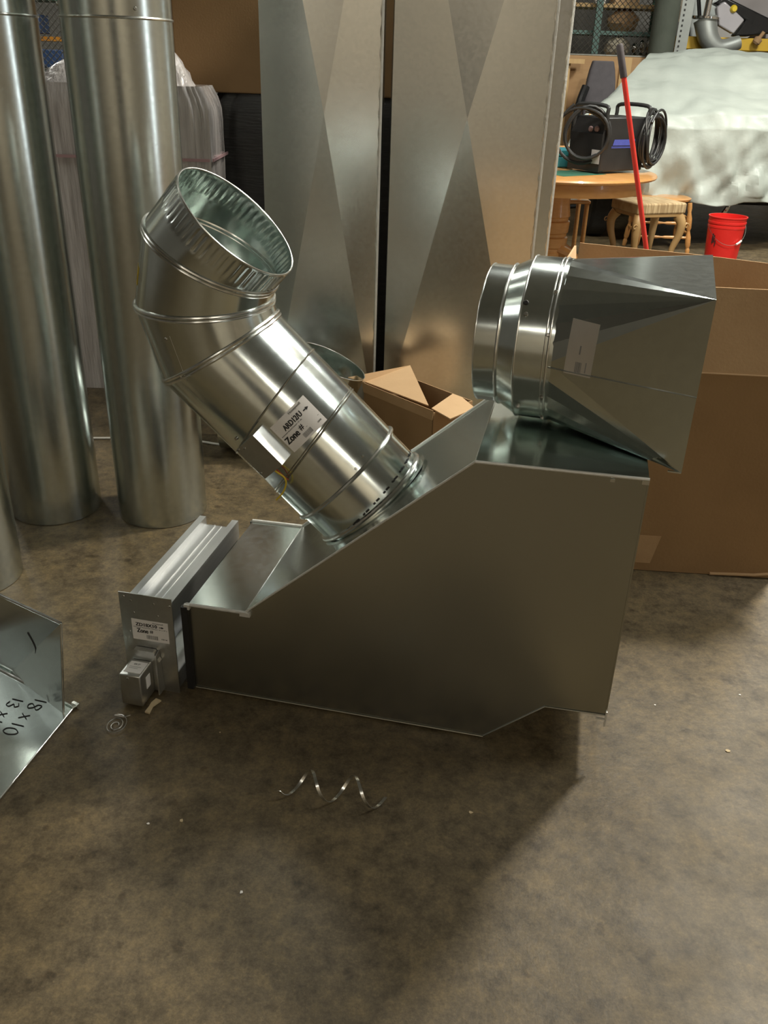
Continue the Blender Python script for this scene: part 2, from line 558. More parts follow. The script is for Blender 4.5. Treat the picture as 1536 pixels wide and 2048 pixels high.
def strip(a, b, m, name, inner=T):
    pa, pb = prof[a], prof[b]
    dx, dz = pb[0] - pa[0], pb[1] - pa[1]
    l = math.hypot(dx, dz)
    n = FD * (dz / l) - FZ * (dx / l)           # inward for the clockwise profile
    q = [F(pa[0], T, pa[1]), F(pb[0], T, pb[1]), F(pb[0], DEP - T, pb[1]), F(pa[0], DEP - T, pa[1])]
    return MB().prism(q, n * inner).build(name, m, fit)


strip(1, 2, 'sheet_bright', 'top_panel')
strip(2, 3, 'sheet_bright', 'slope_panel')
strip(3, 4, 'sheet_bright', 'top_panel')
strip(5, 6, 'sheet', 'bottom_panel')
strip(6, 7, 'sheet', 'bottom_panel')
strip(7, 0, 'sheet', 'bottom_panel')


def edge_strip(pts, w, name='seam_strip', m='edge', rad=0.0028):
    mb = MB().tube(pts, rad, 8)
    return mb.build(name, m, fit)


# folded seams along the near and far top edges
edge_strip([F(-0.004, -0.001, 0.256), F(0.03, -0.003, 0.2575), F(0.151, -0.003, 0.259)], 0, rad=0.0044)
edge_strip([F(0.149, -0.001, 0.2595), F(0.41, -0.001, 0.4905), F(0.672, -0.001, 0.7225)], 0, rad=0.0026)
edge_strip([F(0.672, -0.001, 0.7225), F(1.021, -0.001, 0.7275)], 0, rad=0.0036)
edge_strip([F(0.0, DEP, 0.257), F(0.149, DEP, 0.260)], 0, rad=0.0045)
edge_strip([F(0.149, DEP, 0.260), F(0.672, DEP, 0.7225)], 0, rad=0.003)
edge_strip([F(0.672, DEP, 0.7225), F(1.021, DEP, 0.727)], 0, rad=0.003)
edge_strip([F(0.0, -0.001, 0.005), F(0.746, -0.001, 0.005)], 0, m='sheet', rad=0.0025)
edge_strip([F(0.746, -0.001, 0.005), F(0.882, -0.001, 0.125), F(1.019, -0.001, 0.129)], 0, m='sheet', rad=0.0022)
# crease lines where the slope meets the flats
edge_strip([F(0.150, 0.003, 0.2593), F(0.150, DEP - 0.003, 0.2593)], 0, m='seam', rad=0.0012)
edge_strip([F(0.672, 0.003, 0.7222), F(0.672, DEP - 0.003, 0.7222)], 0, m='seam', rad=0.0012)
# flange of the left opening and raw edges of the right one
MB().box(F(-0.006, -0.006, 0.128), (0.016, 0.012, 0.248), FD, FB).build('end_flange', 'black_paint', fit)
MB().box(F(-0.002, DEP + 0.004, 0.128), (0.012, 0.010, 0.248), FD, FB).build('end_flange', 'sheet', fit)
MB().box(F(1.020, 0.0, 0.427), (0.003, 0.004, 0.60), FD, FB).build('end_edge', 'sheet', fit)
cl = MB().box(F(1.021, -0.004, 0.120), (0.004, 0.004, 0.042), FD, FB).box(F(1.010, -0.004, 0.119), (0.022, 0.004, 0.004), FD, FB)
cl.build('corner_tab', 'edge', fit, label='bright bent corner tab')
MB().box(F(1.014, -0.003, 0.722), (0.014, 0.005, 0.010), FD, FB).build('corner_tab', 'seam', fit)
MB().box(F(0.95, -0.003, 0.717), (0.009, 0.003, 0.006), FD, FB).build('seam_clip', 'seam', fit)
MB().box(F(0.150, -0.004, 0.256), (0.026, 0.008, 0.012), FD, FB).build('corner_tab', 'edge', fit)
MB().box(F(0.0, -0.005, 0.252), (0.014, 0.008, 0.014), FD, FB).build('corner_tab', 'edge', fit)

# ---- round axis that leaves the slope
AB = FO + V((0.446, 0.142, 0.487))
AU = V((-0.713, 0.118, 0.692)).normalized()
AV = (-FB - AU * (-FB).dot(AU)).normalized()    # towards the viewer
AQ = AU.cross(AV)                               # up and to the right
AR = 0.1523


def rot(v, k, a):
    return v * math.cos(a) + k.cross(v) * math.sin(a) + k * k.dot(v) * (1 - math.cos(a))


def ring(p, u, r, m=None, n=72, ref=None, wob=None):
    """circle of radius r about the axis p,u cut by the plane through p with normal m"""
    u = u.normalized()
    x = ref - u * ref.dot(u)
    x.normalize()
    y = u.cross(x)
    m = m or u
    out = []
    for k in range(n):
        a = 2 * PI * k / n
        rr = r + (wob(a) if wob else 0)
        q = p + (x * math.cos(a) + y * math.sin(a)) * rr
        q = q + u * (m.dot(p - q) / m.dot(u))
        out.append(q)
    return out


def sleeve(rings_out, rings_in=None, th=0.0014):
    mb = MB()
    mb.loft(rings_out)
    if rings_in:
        mb.loft([r[::-1] for r in rings_in])
        for a, b in ((rings_out[0], rings_in[0]), (rings_out[-1], rings_in[-1])):
            mb.loft([a, b])
    return mb


def tube_ring(p, u, r, m, rad, ref, seg=8):
    return MB().tube(ring(p, u, r, m, 72, ref), rad, seg, True)


m1 = rot(AU, FB, 0.05)
m34 = rot(AU, FB, -0.163)
# collar on the fitting
c0, c1 = AB - AU * 0.006, AB + AU * 0.094
col = sleeve([ring(c0, AU, AR - 0.003, None, 72, AV), ring(c1, AU, AR - 0.003, None, 72, AV)],
             [ring(c0, AU, AR - 0.005, None, 72, AV), ring(c1, AU, AR - 0.005, None, 72, AV)]).build('collar', 'sheet_bright', fit)
tube_ring(AB + AU * 0.013, AU, AR + 0.0005, m1, 0.005, AV).build('collar_bead', 'seam', col)
fl = MB()
fl.loft([ring(AB + AU * 0.003, AU, AR + 0.0, m1, 72, AV), ring(AB + AU * 0.001, AU, AR + 0.012, m1, 72, AV)])
fl.build('collar_flange', 'sheet_bright', col)
sl = MB()
for k in range(34):
    a = R(-40) + k * R(150) / 34
    d = AV * math.cos(a) + AQ * math.sin(a)
    t = AU.cross(d)
    wv = 0.006 + 0.004 * ((k * 7) % 3)
    p = AB + AU * (0.020 + 0.0078 * math.sin(a - 0.2)) + d * (AR - 0.0005)
    if k % 3 != 2:
        sl.box(p, (wv, 0.0022, 0.0035), t, d, AU)
sl.build('collar_slot', 'ink', col, label='row of dark slots around the collar base')

# ================================================================ round zone damper on the collar
H2, H3, H4 = 0.098, 0.207, 0.339
dmp = thing('round_damper', 'galvanized round zone damper with white label, fitted on the collar of the large fitting', 'damper', tuple(AB + AU * H2), FYAW)
pb, pt = AB + AU * 0.090, AB + AU * H4
mb = sleeve([ring(pb, AU, AR, None, 72, AV), ring(AB + AU * H2, AU, AR, None, 72, AV), ring(AB + AU * H3, AU, AR, m34, 72, AV), ring(pt, AU, AR, m34, 72, AV)],
            [ring(pb, AU, AR - 0.0015, None, 72, AV), ring(AB + AU * H2, AU, AR - 0.0015, None, 72, AV), ring(AB + AU * H3, AU, AR - .0015, m34, 72, AV), ring(pt, AU, AR - 0.0015, m34, 72, AV)])
mb.build('damper_sleeve', 'sheet_bright', dmp)
tube_ring(AB + AU * H2, AU, AR + 0.0012, AU, 0.0048, AV).build('sleeve_bead', 'seam', dmp)
tube_ring(AB + AU * H3, AU, AR + 0.0, m34, 0.0024, AV).build('sleeve_bead', 'sheet', dmp)
tube_ring(AB + AU * (H3 + 0.006), AU, AR - 0.0006, m34, 0.0018, AV).build('sleeve_bead', 'sheet', dmp)
tube_ring(AB + AU * H4, AU, AR + 0.0, m34, 0.0024, AV).build('sleeve_bead', 'sheet', dmp)
blade_c = AB + AU * 0.27
MB().lathe(blade_c, [(0.0001, 0), (AR - 0.004, 0), (AR - 0.004, 0.002), (0.0001, 0.002)], AU, 40).build('damper_blade', 'sheet', dmp)

# label wrapped on the sleeve; x runs round the pipe, y up the axis
LH0, LPH0 = 0.234, R(8.5)


def fl_lab(x, y, e):
    ph = LPH0 + x / AR
    d = AV * math.cos(ph) + AQ * math.sin(ph)
    return AB + AU * (LH0 + y) + d * (AR + 0.0004 + e)


LW, LHH = 0.106, 0.077
lab = patch(fl_lab, LW, LHH, 16, 3, -0.0003, 0.0006).build('label', 'label', dmp, label='white printed label')
pr = MB()
e = 0.0010
text2(pr, fl_lab, 'Honeywell', 0.052, LHH - 0.0105, 0.036, 0.0075, e, 0.01)
text2(pr, fl_lab, 'ARD12/U', 0.020, LHH - 0.030, 0.054, 0.0135, e, 0.035)
text2(pr, fl_lab, 'Automatic Round Damper 12" dia.', 0.004, LHH - 0.0365, 0.062, 0.0038, e, 0.02)
text2(pr, fl_lab, 'Zone', 0.003, LHH - 0.057, 0.038, 0.0165, e, 0.045)
text2(pr, fl_lab, '#', 0.046, LHH - 0.054, 0.011, 0.0135, e, 0.02)
rect2(pr, fl_lab, 0.060, LHH - 0.0545, 0.040, 0.0007, e)
text2(pr, fl_lab, '1048', 0.086, LHH - 0.0675, 0.011, 0.0042, e, 0.01)
# the arrow
rect2(pr, fl_lab, 0.080, LHH - 0.0262, 0.009, 0.0030, e)
pr.add([fl_lab(0.088, LHH - 0.0292, e), fl_lab(0.096, LHH - 0.0247, e), fl_lab(0.088, LHH - 0.0205, e)], [(0, 1, 2)])
pr.build('label_print', 'ink', lab)
pr = MB()
barcode(pr, fl_lab, 0.042, LHH - 0.0715, 0.024, 0.0115, e, 14)
rect2(pr, fl_lab, 0.004, LHH - 0.0135, 0.052, 0.0004, e)
pr.build('barcode_print', 'grey_ink', lab)

# actuator box
phb = R(-12.7)
bn = AV * math.cos(phb) + AQ * math.sin(phb)
bt = -AV * math.sin(phb) + AQ * math.cos(phb)
_t = bt
bt = (_t * math.cos(0.015) - AU * math.sin(0.015)).normalized()
bu_ = (AU * math.cos(0.015) + _t * math.sin(0.015)).normalized()
bc = AB + AU * 0.2825 + bt * (0.013 - 0.066 * 0.0)
bc = AB + AU * 0.28 + bu_ * 0.0025 + bt * 0.013
act = MB().box(bc + bn * 0.163, (0.066, 0.054, 0.089), bt, bn, bu_).build('actuator_box', 'plate', dmp, bevel=0.0015)
MB().box(bc + bn * 0.1905, (0.068, 0.0015, 0.091), bt, bn, bu_).box(bc + bn * 0.166 + bt * 0.0335, (0.0012, 0.050, 0.091), bt, bn, bu_).build('box_cover', 'plate', act)
for a, h in ((-0.012, 0.036), (-0.028, 0.043), (-0.030, -0.03)):
    screw(bc + bn * 0.191 + bt * a + bu_ * h, bn, 0.0036, 0.004).build('screw', 'screw', act)
screw(AB + AU * 0.345 + (AV * math.cos(R(-26)) + AQ * math.sin(R(-26))) * AR, AV, 0.004, 0.006).build('screw', 'screw', dmp)
for a, h in ((R(48), 0.118), (R(36), 0.11)):
    d = AV * math.cos(a) + AQ * math.sin(a)
    screw(AB + AU * h + d * AR, d, 0.0035, 0.004).build('screw', 'screw', dmp)


def cylp(h, deg, r):
    return AB + AU * h + (AV * math.cos(R(deg)) + AQ * math.sin(R(deg))) * r


yw = smooth_path([AB + V(p) for p in ((-0.235, -0.120, 0.135), (-0.221, -0.128, 0.127), (-0.203, -0.131, 0.115), (-0.199, -0.132, 0.099), (-0.207, -0.130, 0.076), (-0.223, -0.127, 0.055))], 6)
MB().tube(yw, 0.0021, 8).build('control_wire', 'yellow_wire', dmp, label='yellow control wire hanging from the actuator box')
rw = smooth_path([AB + V(p) for p in ((-0.228, -0.118, 0.136), (-0.214, -0.124, 0.124), (-0.200, -0.120, 0.108), (-0.196, -0.112, 0.100))], 6)
MB().tube(rw, 0.0017, 8).build('control_wire', 'red_wire', dmp, label='short red control wire')

# ================================================================ gored elbows


def make_elbow(name, label, group, P0, u0, kaxis, L, ang, Lo, tail, tail_m, r, floor_z=None, ref=None, crimp=True, loc=None, rotz=0.0):
    """P0: first mitre point, u0: direction arriving there, kaxis: turning axis"""
    root = thing(name, label, 'elbow', tuple(loc if loc is not None else P0), rotz, group)
    th = 0.0014
    ref = ref if ref is not None else kaxis
    cur = u0.normalized()
    p = P0
    start = p - cur * tail
    mprev, pprev = tail_m or cur, start
    miters = []
    for j in range(3):
        nx = rot(cur, kaxis, ang)
        m = (cur + nx).normalized()
        o = [ring(pprev, cur, r, mprev, 72, ref), ring(p, cur, r, m, 72, ref)]
        i = [ring(pprev, cur, r - th, mprev, 72, ref), ring(p, cur, r - th, m, 72, ref)]
        sleeve(o, i).build('gore', 'sheet_bright', root)
        for off, rad in ((0.0045, 0.0042), (-0.0045, 0.0034)):
            tube_ring(p + (nx if off > 0 else cur) * off, nx if off > 0 else cur, r + 0.0012, m, rad, ref).build('gore_bead', 'seam', root)
        miters.append((p, nx, m))
        mprev, pprev = m, p
        cur = nx
        p = p + nx * (L if j < 2 else Lo)
    # last gore with crimped end
    n = 180
    wave = lambda amp: (lambda a: amp * math.cos(a * 60))
    stops = [(0, 0, True), (0.36, 0, False), (0.45, 0, False), (0.50, 0.0019, False), (0.90, 0.0021, False), (0.94, 0, False), (0.955, 0, False), (1, 0.0, False)]
    out, inn = [], []
    for t, amp, mit in stops:
        q = pprev + cur * (Lo * t)
        if mit:
            out.append(ring(pprev, cur, r, mprev, n, ref))
            inn.append(ring(pprev, cur, r - th, mprev, n, ref))
        else:
            am = amp if crimp else 0
            # shorten on the throat side so that the rings do not cross the mitre
            out.append(ring(q, cur, r - (0.001 if t > 0.48 else 0), cur, n, ref, wave(am)))
            inn.append(ring(q, cur, r - th - (0.001 if t > 0.48 else 0), cur, n, ref, wave(am)))
    sleeve(out, inn).build('end_gore', 'sheet_bright', root)
    tube_ring(p, cur, r - 0.0012, cur, 0.0022, ref).build('rim', 'seam', root)
    return root, miters, (p, cur)


KX = V((0.201, 0.979, 0.041)).normalized()
PJ = AB + AU * 0.5159
elb, mit, opening = make_elbow('gored_elbow', 'galvanized gored elbow on top of the round damper, its crimped mouth open upwards', 'gored elbows', PJ, AU, KX, 0.112, 0.5149, 0.098, 0.5159 - H4, m34, AR, loc=AB + AU * H4, rotz=FYAW)
# seam with rivets on the second gore, screws, yellow sticker
gp, gu = mit[0][0], mit[0][1]
gx = (AV - gu * AV.dot(gu)).normalized()
gy = gu.cross(gx)


def gore_pt(h, deg, r=AR):
    return gp + gu * h + (gx * math.cos(R(deg)) + gy * math.sin(R(deg))) * r


MB().tube([gore_pt(-0.022, -14, AR), gore_pt(0.03, -14, AR), gore_pt(0.082, -14, AR + 0.0002)], 0.0012, 6).build('lap_seam', 'sheet', elb)
for h, dg in ((0.076, -19), (-0.012, -19)):
    q = gore_pt(h, dg, AR)
    screw(q, q - (gp + gu * h), 0.004, 0.003).build('rivet', 'screw', elb)
gp2, gu2 = mit[1][0], mit[1][1]
gx2 = (AV - gu2 * AV.dot(gu2)).normalized()
gy2 = gu2.cross(gx2)


def f_y(x, y, e):
    ph = R(-71) + x / AR
    return gp2 + gu2 * (0.020 + y) + (gx2 * math.cos(ph) + gy2 * math.sin(ph)) * (AR + 0.0005 + e)


ys = patch(f_y, 0.036, 0.040, 6, 2, -0.0002, 0.0005).build('warning_sticker', 'yellow_sticker', elb, label='small yellow warning sticker')
pr = MB()
for a, b in ((0.010, 0.008), (0.016, 0.018), (0.022, 0.008)):
    rect2(pr, f_y, a, b, 0.004, 0.012, 0.0008)
pr.build('sticker_print', 'ink', ys)

# second elbow lying on the floor behind the damper
elb2, mit2, op2 = make_elbow('gored_elbow', 'second galvanized gored elbow lying on the floor behind the round damper', 'gored elbows', V((-0.46, 3.38, 0.160)), V((1, 0.05, 0)).normalized(), V((0.05, -1, 0)).normalized(), 0.11, R(22), 0.11, 0.22, None, 0.152, crimp=False, loc=V((-0.4, 3.38, 0)))
g0, gd = V((-0.42, 3.38, 0.160)) - V((1, 0.05, 0)).normalized() * 0.17, V((1, 0.05, 0)).normalized()


def f_y2(x, y, e):
    ph = R(10) + x / 0.152
    sx = gd.cross(V((0, 0, 1)))
    return g0 + gd * y + (sx * math.cos(ph) + V((0, 0, 1)) * math.sin(ph)) * (0.1525 + e)


patch(f_y2, 0.03, 0.04, 4, 2, -0.0002, 0.0005).build('warning_sticker', 'yellow_sticker', elb2)

# ================================================================ square-to-round transition and reducer lying on the flat top
TA = V((math.cos(R(-16.9)), math.sin(R(-16.9)), 0))     # axis, round end -> square end
TL = V((-TA.y, TA.x, 0))
TC = V((0.667, 1.844, 0.903))
trn = thing('square_to_round_transition', 'galvanized square-to-round transition lying on its side on top of the large fitting', 'duct transition', (TC.x - 0.15, TC.y + 0.05, 0.727), R(-16.9))
RB = 0.177
DJ = 0.298
rc = TC - TA * DJ + FZ * 0.003
corners = [TC + TL * (a * 0.233) + FZ * (b * 0.176) for a, b in ((-1, -1), (-1, 1), (1, 1), (1, -1))]   # near-low, near-high, far-high, far-low


def s2r(shrink=0.0):
    n = 28
    circ = []
    for k in range(n):
        a = 2 * PI * k / n + PI       # start at near side (-TL)
        circ.append(rc + (TL * math.cos(a) - FZ * math.sin(a)) * (RB - shrink))
    cs = [c + (TC - c).normalized() * shrink for c in corners]
    # quadrant points: near(0), top?(n/4) ...
    vs = circ + cs
    fs = []
    q = n // 4
    # a=PI: -TL near ; a=PI+90deg: -FZ*sin(3pi/2)=+FZ top ; then far ; then bottom
    cidx = {0: n + 1, 1: n + 2, 2: n + 3, 3: n + 0}     # corner between quadrant k and k+1
    for k in range(4):
        for i in range(k * q, (k + 1) * q):
            fs.append((i, (i + 1) % n, cidx[k]))
    fs.append((n + 0, 0, n + 1))
    fs.append((n + 1, q, n + 2))
    fs.append((n + 2, 2 * q, n + 3))
    fs.append((n + 3, 3 * q, n + 0))
    return vs, fs, n


vs, fs, n = s2r()
mb = MB().add(vs, fs)
vi, fi, _ = s2r(0.0016)
mb.add(vi, [f[::-1] for f in fi])
k = len(vs)
rim = [n + 0, n + 1, n + 2, n + 3]
mb.f += [(rim[i], rim[(i + 1) % 4], rim[(i + 1) % 4] + k, rim[i] + k) for i in range(4)]
mb.f += [(i, (i + 1) % n, (i + 1) % n + k, i + k) for i in range(n)]
body = mb.build('transition_body', 'sheet_bright', trn, smooth=0)
# lap seam on the near side, far low tab
qn = rc - TL * RB
MB().tube([qn - FZ * 0.010 - TL * 0.0008, corners[0].lerp(corners[1], 0.46) - TL * 0.0008], 0.0014, 6).build('lap_seam', 'seam', trn)
MB().box(corners[0] + FZ * 0.001 - TA * 0.014, (0.026, 0.004, 0.003), TA, TL).build('end_hem', 'seam', trn)
ringm = sleeve([ring(rc + TA * 0.006, TA, RB + 0.0012, None, 72, FZ), ring(rc - TA * 0.070, TA, RB + 0.0012, None, 72, FZ)],
               [ring(rc + TA * 0.006, TA, RB - 0.0006, None, 72, FZ), ring(rc - TA * 0.070, TA, RB - 0.0006, None, 72, FZ)])
ringm.build('round_band', 'sheet_bright', trn)
tube_ring(rc - TA * 0.004, TA, RB + 0.0015, TA, 0.0028, FZ).build('band_bead', 'seam', trn)
tube_ring(rc - TA * 0.012, TA, RB + 0.0012, TA, 0.0018, FZ).build('band_bead', 'seam', trn)
for a in (18, 48, -58, -28):
    d = -TL * math.cos(R(a)) + FZ * math.sin(R(a))
    screw(rc - TA * 0.008 + d * (RB + 0.003), d, 0.004, 0.004).build('screw', 'screw', trn)


def tri_pt(c, i, t):
    return i.lerp(c, t)


# worn label on the near side, hugging the facets
from mathutils.bvhtree import BVHTree
bvh = BVHTree.FromPolygons(vs, fs)
lx = (corners[0] - corners[1]).normalized()          # down the label
lx = (lx - TA * 0.04).normalized()
ly = (TA - lx * TA.dot(lx)).normalized()             # towards the square end
LO = TC - TA * 0.262 - TL * 0.35 + FZ * 0.098


def f_tl(x, y, e):
    o = LO + lx * x + ly * (0.058 - y)
    h_, n_, _, _ = bvh.ray_cast(o, TL)
    if h_ is None:
        h_ = o + TL * 0.16
    return h_ - TL * (e + 0.0006)


tlab = patch(f_tl, 0.110, 0.056, 10, 4, -0.0002, 0.0005).build('label', 'label_clear', trn, label='worn translucent label')
pr = MB()
rect2(pr, f_tl, 0.048, 0.028, 0.018, 0.003, 0.0009)
barcode(pr, lambda x, y, e: f_tl(0.082 + y, 0.022 + x, e), 0, 0, 0.012, 0.022, 0.0009, 8)
rect2(pr, f_tl, 0.080, 0.012, 0.022, 0.002, 0.0009)
pr.build('label_print', 'grey_ink', tlab)

red = thing('round_reducer', 'galvanized round reducer collar joined to the left end of the square-to-round transition', 'duct reducer', tuple(rc - TA * 0.12 - FZ * 0.17), R(-16.9))
RS = 0.153


def rr(dist, r):
    return ring(rc - TA * dist, TA, r, None, 72, FZ)


sec = [(0.058, RB - 0.001), (0.074, RB - 0.001), (0.117, RS), (0.165, RS)]
sleeve([rr(a, r) for a, r in sec[:2]], [rr(a, r - 0.0015) for a, r in sec[:2]]).build('large_ring', 'sheet_bright', red)
sleeve([rr(a, r) for a, r in sec[1:3]], [rr(a, r - 0.0015) for a, r in sec[1:3]]).build('cone', 'sheet_bright', red)
sleeve([rr(a, r) for a, r in sec[2:]], [rr(a, r - 0.0015) for a, r in sec[2:]]).build('small_ring', 'sheet_bright', red)
tube_ring(rc - TA * 0.072, TA, RB + 0.001, TA, 0.0024, FZ).build('ring_bead', 'seam', red)
tube_ring(rc - TA * 0.116, TA, RS + 0.002, TA, 0.0034, FZ).build('ring_bead', 'seam', red)
tube_ring(rc - TA * 0.165, TA, RS, TA, 0.0015, FZ).build('ring_bead', 'seam', red)
for a in (30, -42):
    d = -TL * math.cos(R(a)) + FZ * math.sin(R(a))
    screw(rc - TA * 0.060 + d * (RB + 0.001), d, 0.005, 0.006).build('screw', 'screw', red)
dh = -TL * math.cos(R(38)) + FZ * math.sin(R(38))
MB().lathe(rc - TA * 0.064 + dh * (RB + 0.0012), [(0.006, 0), (0.004, 0.002), (0.0001, 0.002)], dh, 12).build('rivet_head', 'ink', red)

# ================================================================ rectangular zone damper on the floor
ZY = FYAW
ZO = V((-0.641, 1.801, 0.0))


def Zp(x, y, z):
    return ZO + FD * x + FB * y + FZ * z


zd = thing('rectangular_damper', 'long rectangular zone damper with labelled face plate on the floor left of the large fitting', 'damper', tuple(ZO), ZY)
MB().box(Zp(0.0685, 0, 0.1415), (0.139, 0.0025, 0.283), FD, FB).build('face_plate', 'plate', zd)


def channel(name, pts, y0, y1, m='aluminium'):
    """extrude a profile (x, z) along the length"""
    return MB().prism([Zp(x, y0, z) for x, z in pts], FB * (y1 - y0)).build(name, m, zd)


Y0, Y1 = 0.002, 0.462
# top channel: web and two upturned rails
channel('top_web', [(0.030, 0.238), (0.112, 0.238), (0.112, 0.241), (0.030, 0.241)], Y0, Y1 - 0.012)
channel('rail', [(0.012, 0.262), (0.031, 0.262), (0.031, 0.236), (0.028, 0.236), (0.028, 0.259), (0.012, 0.259)], Y0, Y1)
channel('rail', [(0.111, 0.236), (0.111, 0.262), (0.130, 0.262), (0.130, 0.259), (0.114, 0.259), (0.114, 0.236)], Y0, Y1)
channel('web_rib', [(0.060, 0.241), (0.064, 0.241), (0.064, 0.245), (0.060, 0.245)], Y0, Y1 - 0.012)
channel('web_rib', [(0.080, 0.241), (0.083, 0.241), (0.083, 0.2435), (0.080, 0.2435)], Y0, Y1 - 0.012)
channel('side_flange', [(0.127, 0.259), (0.130, 0.259), (0.130, 0.205), (0.127, 0.205)], Y0, Y1)
channel('side_flange', [(0.012, 0.259), (0.015, 0.259), (0.015, 0.205), (0.012, 0.205)], Y0, Y1)
channel('side_flange', [(0.127, 0.050), (0.130, 0.050), (0.130, 0.004), (0.127, 0.004)], Y0, Y1)
channel('side_flange', [(0.012, 0.050), (0.015, 0.050), (0.015, 0.004), (0.012, 0.004)], Y0, Y1)
channel('bottom_web', [(0.012, 0.002), (0.130, 0.002), (0.130, 0.005), (0.012, 0.005)], Y0, Y1)
for zc in (0.165, 0.085):
    channel('damper_blade', [(0.050, zc - 0.037), (0.056, zc - 0.037), (0.062, zc), (0.056, zc + 0.037), (0.050, zc + 0.037), (0.046, zc)], Y0, Y1 - 0.006)
    MB().cyl(Zp(0.054, 0.003, zc), Zp(0.054, Y1 - 0.004, zc), 0.006, seg=12).build('blade_shaft', 'aluminium', zd)
channel('end_cap', [(0.015, 0.005), (0.127, 0.005), (0.127, 0.238), (0.015, 0.238)], Y1 - 0.006, Y1 - 0.003)
for x, z in ((0.012, 0.272), (0.030, 0.262), (0.090, 0.262), (0.132, 0.262), (0.035, 0.228), (0.098, 0.228), (0.018, 0.17)):
    screw(Zp(x, -0.0012, z), -FB, 0.0032, 0.002).build('rivet', 'screw', zd)


def f_zl(x, y, e):
    return Zp(0.026 + x, -0.0016 - e, 0.150 + y)


ZW, ZH = 0.097, 0.060
zl = patch(f_zl, ZW, ZH, 1, 1, -0.0002, 0.0005).build('label', 'label', zd, label='white printed label')
pr = MB()
e = 0.0008
text2(pr, f_zl, 'Honeywell', 0.056, ZH - 0.0085, 0.028, 0.0050, e, 0.015)
text2(pr, f_zl, 'ZD18X10', 0.010, ZH - 0.0190, 0.058, 0.0100, e, 0.045)
text2(pr, f_zl, 'Automatic Rectangular Damper 18" x 10" x', 0.004, ZH - 0.0245, 0.090, 0.0035, e, 0.02)
text2(pr, f_zl, 'Zone', 0.012, ZH - 0.0385, 0.031, 0.0125, e, 0.04)
text2(pr, f_zl, '#', 0.047, ZH - 0.0370, 0.009, 0.0095, e, 0.015)
rect2(pr, f_zl, 0.073, ZH - 0.0165, 0.007, 0.0024, e)
pr.add([f_zl(0.0795, ZH - 0.0185, e), f_zl(0.086, ZH - 0.0153, e), f_zl(0.0795, ZH - 0.0122, e)], [(0, 1, 2)])
text2(pr, f_zl, '1014', 0.077, ZH - 0.0515, 0.015, 0.0035, e, 0.03)
pr.build('label_print', 'ink', zl)
pr = MB()
barcode(pr, f_zl, 0.037, ZH - 0.0545, 0.030, 0.0115, e, 14)
pr.build('barcode_print', 'grey_ink', zl)
# motor box with bracket
BX, BW, BD, BH, BZ = 0.022, 0.056, 0.066, 0.092, 0.008
mbx = MB().box(Zp(BX + BW / 2, -0.018 - BD / 2, BZ + BH / 2), (BW, BD, BH), FD, FB).build('motor_box', 'plate', zd, bevel=0.003)


def f_ml(x, y, e):
    return Zp(BX + 0.007 + x, -0.018 - BD + 0.012 + y, BZ + BH + 0.0003 + e)


ml = patch(f_ml, BW - 0.012, BD - 0.022, 1, 1, -0.0002, 0.0005).build('motor_label', 'label', mbx, label='small white label on top')
pr = MB()
text2(pr, f_ml, '87', 0.012, 0.030, 0.018, 0.006, 0.0008, 0.03)
rect2(pr, f_ml, 0.006, 0.022, 0.030, 0.0012, 0.0008)
rect2(pr, f_ml, 0.006, 0.016, 0.024, 0.0012, 0.0008)
pr.build('label_print', 'grey_ink', ml)
MB().box(Zp(BX + BW + 0.0006, -0.018 - BD * 0.42, BZ + 0.052), (0.001, 0.020, 0.034), FD, FB).build('side_label', 'label', mbx)
screw(Zp(BX + BW * 0.42, -0.018 - BD, BZ + BH - 0.010), -FB, 0.0034, 0.003).build('screw', 'screw', mbx)
br = MB()
br.prism([Zp(BX + BW + 0.018, -0.002, 0.010), Zp(BX + BW + 0.018, -0.034, 0.010), Zp(BX + BW + 0.012, -0.022, 0.120), Zp(BX + BW + 0.012, -0.002, 0.125)], FD * 0.003)
br.prism([Zp(BX - 0.002, -0.003, 0.10), Zp(BX + BW + 0.02, -0.003, 0.10), Zp(BX + BW + 0.006, -0.003, 0.128), Zp(BX + 0.01, -0.003, 0.128)], -FB * 0.015)
br.box(Zp(BX + BW + 0.006, -0.016, 0.055), (0.018, 0.003, 0.09), FD, FB)
br.build('mounting_bracket', 'plate', zd)
MB().box(Zp(BX + BW / 2, -0.012, BZ + BH / 2), (BW - 0.008, 0.020, BH - 0.01), FD, FB).build('gear_housing', 'grip', zd)

# ================================================================ L-shaped duct half at the left edge, inside upwards
lp = thing('duct_half', 'bent L-shaped galvanized duct half with black handwriting, lying at the left edge of the floor', 'duct piece', (-0.85, 1.75, 0))
C0 = V((-0.752, 1.702, 0.004))                       # bottom front corner of the wall
wdir = V((-0.203, 0.119, 0)).normalized()            # along the wall, leftwards
edir = (V((-0.813, 1.393, 0)) - V((-0.752, 1.702, 0))).normalized()
WL, WHt, PL = 0.46, 0.248, 0.46
wn = V((-wdir.y, wdir.x, 0))
if wn.dot(V((0, -1, 0))) < 0:
    wn = -wn                                         # facing the camera
